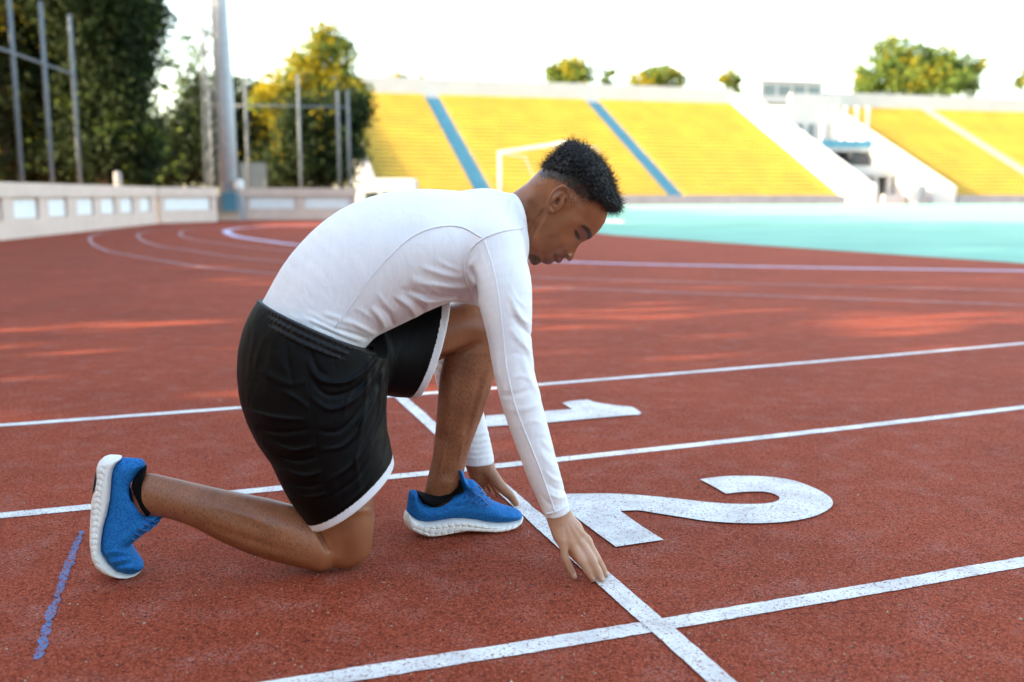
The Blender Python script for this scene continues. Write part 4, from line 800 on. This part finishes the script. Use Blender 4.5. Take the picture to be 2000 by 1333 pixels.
# ------------------------------------------------------------------ shorts
SH_R = [((505, 606), (716, 688), .32, .158), ((483, 655), (742, 690), .31, .172), ((472, 705), (756, 706), .30, .174), ((474, 755), (753, 750), .285, .164), ((492, 805), (750, 793), .27, .150), ((520, 855), (752, 830), .26, .136), ((540, 905), (757, 860), .25, .126), ((560, 950), (761, 885), .245, .118), ((585, 990), (764, 905), .242, .112), ((612, 1030), (768, 917), .24, .108), ((645, 1075), (785, 945), .24, .104)]
SH_L = [((600, 610), (640, 760), .38, .13), ((700, 612), (715, 766), .41, .12), ((790, 602), (780, 774), .43, .112), ((862, 588), (822, 778), .43, .106), ((930, 570), (880, 780), .43, .100)]
fg = Grid(440, 570, 900, 1060, 1.)
for p, a, w in [([(598, 700), (625, 742), (680, 745), (730, 705), (756, 655)], .0065, 7), ([(600, 730), (640, 772), (700, 755), (745, 690)], -.005, 6), ([(604, 775), (650, 800), (710, 765), (750, 695)], .0058, 7), ([(612, 840), (665, 840), (720, 775), (752, 705)], -.0042, 6), ([(620, 880), (675, 868), (725, 800), (753, 720)], .0055, 6), ([(632, 945), (690, 905), (735, 830), (754, 750)], .0048, 6), ([(640, 975), (700, 930), (742, 860)], -.0034, 5), ([(660, 1000), (715, 950), (750, 880)], .0032, 5),
    ([(480, 800), (530, 815), (600, 822)], .0055, 6), ([(500, 835), (550, 845), (610, 838)], -.0045, 6), ([(520, 860), (570, 880), (618, 872)], .006, 6), ([(530, 885), (580, 900), (622, 893)], -.005, 5), ([(540, 912), (590, 930), (630, 922)], .0055, 6), ([(552, 940), (600, 950), (632, 944)], -.004, 5), ([(560, 968), (605, 972), (640, 965)], .0045, 5), ([(545, 760), (580, 780), (605, 800)], .0040, 6), ([(500, 720), (560, 750), (600, 745)], .0030, 9), ([(520, 650), (505, 690), (495, 730)], .0030, 8), ([(555, 660), (545, 700), (560, 730)], .003, 8), ([(600, 670), (620, 720), (640, 735)], -.004, 6),
    ([(720, 690), (715, 780), (700, 870), (690, 950)], .0045, 6), ([(740, 700), (738, 800), (725, 890)], -.0040, 6), ([(750, 720), (752, 800), (750, 870)], .0030, 5)]: fg.line(p, a*.95, max(3.4, w*.66))
for p, a, w in [([(500, 640), (490, 690), (486, 740)], .0022, 4), ([(530, 660), (524, 720), (520, 780)], .002, 4), ([(560, 668), (566, 720), (575, 770)], -.002, 4), ([(700, 715), (680, 780), (650, 850)], .0025, 3.6), ([(730, 720), (712, 800), (680, 880)], -.0025, 3.6), ([(745, 740), (735, 830), (712, 920)], .0028, 3.6), ([(756, 760), (757, 840), (748, 910)], -.002, 3.4), ([(690, 880), (700, 930), (705, 985)], .002, 4), ([(670, 900), (665, 960), (668, 1010)], -.002, 4)]: fg.line(p, a, w)
fg.line([(597, 660), (602, 740), (610, 820), (625, 900), (645, 990)], -.0014, 1.6, False)
hr = plane((612, 1027), (763, 905), .242, 1); hrn = hr[1] if hr[1][2] < 0 else -hr[1]; hl = plane((868, 596), (811, 773), .43, 1); hln = hl[1] if hl[1] @ U > 0 else -hl[1]
def sh_hole_r(grow): return edges([((540, 905), (757, 860), .25, .126), ((560, 950), (761, 885), .245, .118), ((585, 990), (764, 905), .242, .112), ((612, 1030), (768, 917), .24, .108), ((660, 1095), (795, 965), .24, .104)], grow=grow, k=.004, n=2)
def sh_hole_l(grow): return edges([((790, 602), (780, 774), .43, .112), ((862, 588), (822, 778), .43, .106), ((950, 566), (900, 781), .43, .100)], grow=grow, k=.004, n=2)
HR_, HL_ = sh_hole_r(-.0065), sh_hole_l(-.0065)
def shorts_post(P, d):
    x, y, _ = proj(P); lat = P @ V - OV; d = d - fg(x, y)*smoothstep(.36, .2, lat)*((x > 442) & (x < 898) & (y > 572) & (y < 1058))
    rr_ = lat < .36; e = (P - hr[0]) @ hrn; m = e > -.10
    d = np.where(rr_ | (x < 700), np.maximum(d, e), d)
    mm = m & rr_
    if mm.any(): d[mm] = np.maximum(d[mm], -cmin(HR_, P[mm]))
    e2 = (P - hl[0]) @ hln; d = np.where(x > 640, np.maximum(d, np.where(lat > .30, e2, -1)), d); mm = (e2 > -.10) & (lat > .30)
    if mm.any(): d[mm] = np.maximum(d[mm], -cmin(HL_, P[mm]))
    a, n = wt; return np.maximum(d, (P - a)@n - .3*smoothstep(690, 850, x)*smoothstep(.22, .36, lat))
wt = plane((516, 594), (712, 677), .32, 1); wt = (wt[0], wt[1] if wt[1][2] > 0 else -wt[1])
pos, F = nets(edges(SH_R, k=.02, grow=.004, n=2) + edges(SH_L, k=.02, grow=.003, n=2), .0026, shorts_post); print('shorts', len(F), round(_t.time() - _t0, 1))
c = pos[F].mean(1); e = (c - hr[0]) @ hrn; e2 = (c - hl[0]) @ hln; lat = c @ V - OV; x, y, _ = proj(c)
mi = ((e > -.0185) & (lat < .38) & (x < 790) & (y > 860)) | ((e2 > -.0185) & (lat > .30) & (x > 780))
body_part('shorts', pos, F, [M['black'], M['trim']], midx=mi.astype(int))
# elastic waistband with gathers
wb = edges([((499, 626), (722, 708), .315, .186), ((514, 594), (712, 677), .318, .176)], k=.004, n=6); wlow = plane((500, 624), (716, 706), .32, 1); wln2 = wlow[1] if wlow[1][2] < 0 else -wlow[1]
wc_ = P3(610, 650, .32); wax = wt[1]
def wb_post(P, d):
    q = P - wc_; q = q - (q @ wax)[:, None]*wax; ang = np.arctan2(q @ V, q @ U); hgt_ = (P - wt[0]) @ wax
    d = d - .0085 - .0011*np.sin(ang*90 + 1.2*np.sin(hgt_*220)) - .0017*np.cos(hgt_*420.)
    return np.maximum(np.maximum(d, (P - wt[0]) @ wax - .002), (P - wlow[0]) @ wln2)
for q in wb: q.lo = q.lo - .022; q.hi = q.hi + .022
pos, F = nets(wb, .0022, wb_post); print('band', len(F)); body_part('waistband', pos, F, M['elastic'])

# ------------------------------------------------------------------ shoes
def cs(ox, oy, k): return lambda p: np.array([(ox + x/k, oy + y/k) for x, y in p])
cF, cR = cs(780, 900, 7.143), cs(140, 880, 4.7615)
UP_F = cF([(150, 790), (165, 650), (180, 540), (200, 495), (250, 480), (285, 492), (300, 515), (340, 572), (400, 620), (470, 645), (560, 640), (640, 600), (720, 552), (800, 512), (900, 482), (948, 465), (930, 420), (893, 300), (872, 190), (886, 166), (915, 175), (950, 222), (980, 308), (1005, 338), (1060, 334), (1112, 350), (1160, 400), (1198, 455), (1250, 530), (1320, 598), (1420, 653), (1530, 694), (1640, 725), (1720, 752), (1770, 792), (1792, 840), (1790, 880), (1700, 910), (1560, 925), (1400, 925), (1250, 915), (1100, 885), (950, 870), (800, 870), (650, 895), (500, 920), (380, 925), (290, 905), (215, 860)])
SO_F = cF([(155, 775), (125, 830), (115, 900), (130, 970), (190, 1030), (280, 1075), (420, 1112), (520, 1112), (700, 1082), (860, 1048), (970, 1030), (1180, 1036), (1350, 1042), (1520, 1028), (1680, 978), (1770, 922), (1802, 862), (1792, 838), (1700, 885), (1560, 898), (1400, 902), (1250, 888), (1100, 858), (950, 843), (800, 843), (650, 868), (500, 893), (380, 898), (290, 878), (220, 838)])
SK_F = cF([(285, 500), (300, 508), (450, 548), (600, 548), (760, 510), (872, 408), (885, 300), (960, 470), (800, 540), (640, 640), (560, 690), (470, 700), (340, 640)])
UP_R = cR([(452, 118), (540, 120), (600, 125), (640, 130), (672, 160), (680, 190), (640, 222), (600, 272), (572, 330), (562, 390), (590, 460), (640, 540), (668, 600), (680, 645), (720, 625), (790, 608), (850, 615), (910, 640), (905, 655), (870, 665), (825, 690), (800, 730), (730, 790), (650, 840), (590, 890), (537, 935), (565, 965), (582, 1000), (620, 1050), (655, 1100), (663, 1140), (640, 1180), (560, 1212), (490, 1212), (405, 1180), (335, 1110), (285, 1035), (252, 970), (250, 900), (267, 760), (302, 640), (332, 500), (342, 380), (347, 280), (362, 205), (395, 150)])
SO_R = cR([(455, 108), (400, 99), (330, 97), (280, 115), (232, 160), (212, 210), (212, 300), (190, 420), (165, 520), (158, 640), (150, 780), (150, 900), (165, 1020), (200, 1110), (260, 1170), (340, 1215), (420, 1240), (500, 1243), (580, 1222), (642, 1182), (560, 1198), (500, 1202), (420, 1172), (350, 1103), (300, 1033), (270, 973), (266, 900), (283, 760), (318, 640), (348, 500), (358, 380), (363, 280), (378, 205), (410, 155), (452, 120)])
OS_R = cR([(218, 222), (200, 270), (184, 350), (172, 438), (190, 450), (214, 380), (224, 300)])
SK_R = cR([(692, 192), (668, 350), (690, 450), (772, 606), (690, 660), (610, 560), (540, 390), (560, 300), (640, 212)])
def foot_w(axis, stops):
    xs, ws = zip(*stops)
    return (lambda x, y: np.interp(x, xs, ws)) if axis == 0 else (lambda x, y: np.interp(y, xs, ws))
def shoe(label, bn, up, so, sk, axis, wst, cop, fold, side, lace_pts, extra):
    half = .046; bc = half; G_ = Grid(up[:, 0].min()-20, up[:, 1].min()-20, up[:, 0].max()+20, up[:, 1].max()+20, .5)
    for p, a, w in fold: G_.line(p, a, w)
    wf = foot_w(axis, wst); collar_ = cop
    u = Inflate(up, bn, bc, lambda x, y: wf(x, y)*.93, .030, V, st=.5)
    hole = chain([(q[0], q[1], q[2], bn + bc, q[3]) for q in collar_], k=.004)
    def post(P, d):
        x, y, _ = proj(P); d = d - G_(x, y)*smoothstep(bn + bc + .01, bn + bc - .02, P @ V - OV)*((x > G_.x0+2) & (y > G_.y0+2) & (x < up[:, 0].max()+18) & (y < up[:, 1].max()+18))
        return np.maximum(np.maximum(d, -cmin(hole, P)), .006 - P[:, 2])
    pos, F = nets([u], .0020, post); tree_u = bvh(pos, F); o = body_part('shoe', pos, F, M['knit']); o['label'] = label
    # foam sole with carved scales
    xs, ys = so[:, 0], so[:, 1]; sgd = Grid(xs.min()-10, ys.min()-10, xs.max()+10, ys.max()+10, .5); r = random.Random(3)
    for p, a, w in extra: sgd.line(p, a, w, False)
    wsole = lambda x, y: wf(x, y)*1.06 + sgd(x, y)
    s_ = Inflate(so, bn, bc, wsole, .010, V, st=.5)
    pos, F = nets([s_], .0018, lambda P, d: np.maximum(d, .001 - P[:, 2])); body_part('sole', pos, F, M['sole'], o, off=PL)
    k_ = Inflate(sk, bn, bc, .041, .012, V, st=.5); pos, F = nets([k_], .0022); body_part('sock', pos, F, M['sock'], o, off=PL)
    for pts in lace_pts:
        q = on_surface(tree_u, pts, 6, .0015)
        if len(q) > 3: MB().tube(q - PL, .0023, 6).build('lace', M['lace'], o, True)
    return o
bF = gb_of(.5*(ground(839, 1056) + ground(965, 1046))); bR = gb_of(ground(238, 1140))
print('shoe planes', bF, bR)
r_ = random.Random(5); scale_f = []
for i, x in enumerate(np.linspace(812, 1010, 17)):
    y0 = np.interp(x, [812, 850, 900, 960, 1010], [1030, 1036, 1030, 1030, 1026]); scale_f += [([(x, y0-8), (x+5, y0), (x+1, y0+8), (x+5, y0+16)], -.0030, 1.0)]
scale_f += [([(805, 1024), (850, 1036), (900, 1030), (960, 1034), (1020, 1030)], -.0022, .9), ([(808, 1034), (850, 1046), (900, 1040), (960, 1041), (1010, 1036)], -.0025, .9)]
fo_f = [([(882, 985), (900, 980), (915, 975)], .002, 2.5), ([(880, 990), (900, 989), (912, 984)], -.0018, 2.), ([(905, 972), (925, 980), (938, 990)], .0022, 2.5), ([(803, 975), (812, 980), (822, 985)], -.0022, 1.6), ([(830, 987), (850, 992), (872, 985), (900, 970), (912, 966)], .0022, 2.2)]
for i in range(4): fo_f.append(([(918+i*9, 965+i*8), (914+i*8, 976+i*5)], -.003, 1.6))
shoe('blue knit running shoe flat on the track behind the start line', bF, UP_F, SO_F, SK_F, 0, [(796, .026), (806, .033), (840, .037), (890, .038), (940, .044), (975, .047), (1005, .042), (1022, .032), (1031, .018)],
     [(850, 940, 30, .029), (853, 960, 31, .029), (857, 975, 31, .028)], fo_f, 1, [[(908, 973), (916, 966), (924, 958), (931, 953)], [(914, 982), (924, 974), (934, 964), (941, 958)], [(926, 986), (934, 978), (942, 971), (948, 966)], [(936, 990), (944, 984), (951, 977), (955, 973)], [(946, 993), (952, 989), (958, 984), (961, 981)], [(922, 958), (930, 967), (938, 972), (946, 982), (954, 988)], [(931, 952), (940, 948), (948, 953), (946, 964), (938, 962)]], scale_f)
scale_r = []
for y in np.linspace(915, 1110, 18):
    x0 = np.interp(y, [905, 960, 1050, 1110], [195, 186, 181, 186]); scale_r += [([(x0-9, y), (x0-3, y+4), (x0+4, y+1), (x0+10, y+6)], -.0030, 1.0)]
scale_r += [([(203, 915), (194, 970), (186, 1040), (190, 1090), (225, 1130)], -.0022, .9), ([(196, 925), (184, 980), (177, 1040), (181, 1095)], -.0022, .9)]
fo_r = [([(200, 1085), (222, 1078), (248, 1080)], .003, 2.6), ([(203, 1092), (228, 1088), (256, 1086)], -.0035, 2.4), ([(208, 1100), (232, 1096), (262, 1090)], .003, 2.6), ([(216, 1108), (240, 1104), (258, 1100)], -.0028, 2.4), ([(225, 1112), (250, 1110), (268, 1104)], .0018, 3), ([(270, 925), (262, 950), (272, 985), (284, 1012)], .0022, 2.2)]
for i in range(5): fo_r.append(([(272+i*9, 1040-i*7), (290+i*7, 1030-i*6), (300+i*5, 1022-i*4)], -.003, 1.7))
sr = shoe('blue knit running shoe standing on its bent toe', bR, UP_R, SO_R, SK_R, 1, [(900, .026), (912, .033), (950, .037), (1010, .039), (1060, .045), (1090, .047), (1115, .043), (1132, .034), (1142, .026)],
     [(268, 960, 40, .029), (285, 966, 41, .029), (300, 970, 41, .029)], fo_r, 1, [[(276, 1022), (288, 1026), (300, 1027), (308, 1026)], [(270, 1032), (282, 1036), (292, 1036), (299, 1035)], [(264, 1042), (274, 1046), (282, 1046), (290, 1043)], [(258, 1052), (266, 1056), (272, 1056), (279, 1052)], [(284, 1014), (296, 1018), (308, 1019), (316, 1016)]], scale_r)
k_ = Inflate(OS_R, bR, .046, .033, .006, V, st=.5); pos, F = nets([k_], .002); body_part('outsole', pos, F, M['rubber'], sr, off=PL)

# ------------------------------------------------------------------ hair
HAIR = c1([(425, 398), (470, 330), (530, 262), (585, 205), (640, 160), (715, 140), (790, 170), (850, 215), (910, 268), (960, 325), (1000, 380), (1030, 450), (1050, 520), (1068, 590), (1098, 635), (1112, 690), (1095, 722), (1040, 738), (985, 735), (965, 690), (930, 632), (900, 628), (850, 570), (790, 505), (700, 455), (600, 405), (520, 372)])
HFULL = np.vstack([HAIR[:19], c1([(960, 760), (900, 800), (760, 800), (600, 700), (480, 560)])])
hi_ = Inflate(HFULL, HB, 0, .084, .052, HN, k=.004, st=.5)
hi_.p0 = head.p0; hcut = Grid(*(HAIR.min(0) - 20), *(HAIR.max(0) + 20), .5); hcut.a = poly_dist(HAIR, hcut.x0, hcut.y0, hcut.w, hcut.h, .5)
def hair_post(P, d):
    n = .0014*(np.sin(P[:, 0]*520 + 2*np.sin(P[:, 2]*310)) + np.sin(P[:, 1]*480 + 2*np.sin(P[:, 0]*350)) + np.sin(P[:, 2]*560 + 2*np.sin(P[:, 1]*290)))
    z = (P - hi_.p0) @ HN; x, y, dep = proj(P - z[:, None]*HN); return np.maximum(d + .0055 - n, -hcut(x, y)*dep/FPX + .001 - n*1.2)
pos, F = nets([hi_], .0026, hair_post)
hr_o = body_part('hair', pos, F, M['hair'])
fn = np.cross(pos[F[:, 1]] - pos[F[:, 0]], pos[F[:, 2]] - pos[F[:, 0]]); fn /= np.linalg.norm(fn, axis=1)[:, None] + 1e-12; fc = pos[F].mean(1)
if np.einsum('ij,ij->i', fn, fc - fc.mean(0)).mean() < 0: fn = -fn
rr = np.random.RandomState(9); sel = rr.choice(len(fc), 8500, replace=False); vs, fs = [], []
x_, y_, _ = proj(fc); ins = head.ev(fc) > -.002
for i in sel:
    if not ins[i]: continue
    n_ = fn[i] + rr.randn(3)*.35; n_ /= np.linalg.norm(n_); a = np.cross(n_, rr.randn(3)); a /= np.linalg.norm(a); b = np.cross(n_, a); cl = .5 + .5*math.sin(fc[i][0]*210 + 3*math.sin(fc[i][2]*170) + fc[i][1]*150); ht = rr.uniform(.007, .016) + .009*cl; rad = rr.uniform(.0012, .0032); turns = rr.uniform(1.2, 2.6); K = 9; ph = rr.uniform(0, 6.28); base = len(vs)
    drift = rr.randn(3)*.005
    for k in range(K):
        t = k/(K-1); c = fc[i] - fn[i]*.003 + n_*ht*t + drift*t*t + rad*(.5+.5*t)*(math.cos(ph + 6.28*turns*t)*a + math.sin(ph + 6.28*turns*t)*b); w = .00046*(1-.6*t)
        d1 = -math.sin(ph + 6.28*turns*t)*a + math.cos(ph + 6.28*turns*t)*b; e1 = np.cross(d1, n_); e1 /= np.linalg.norm(e1)
        for q in range(3): an = 2.094*q; vs.append(c + w*(math.cos(an)*e1 + math.sin(an)*n_))
    fs += [(base+k*3+q, base+k*3+(q+1) % 3, base+k*3+3+(q+1) % 3, base+k*3+3+q) for k in range(K-1) for q in range(3)]
mesh_obj('curls', np.array(vs) - PL, np.array(fs), M['hair'], hr_o, True)
print('person done', round(_t.time() - _t0, 1))
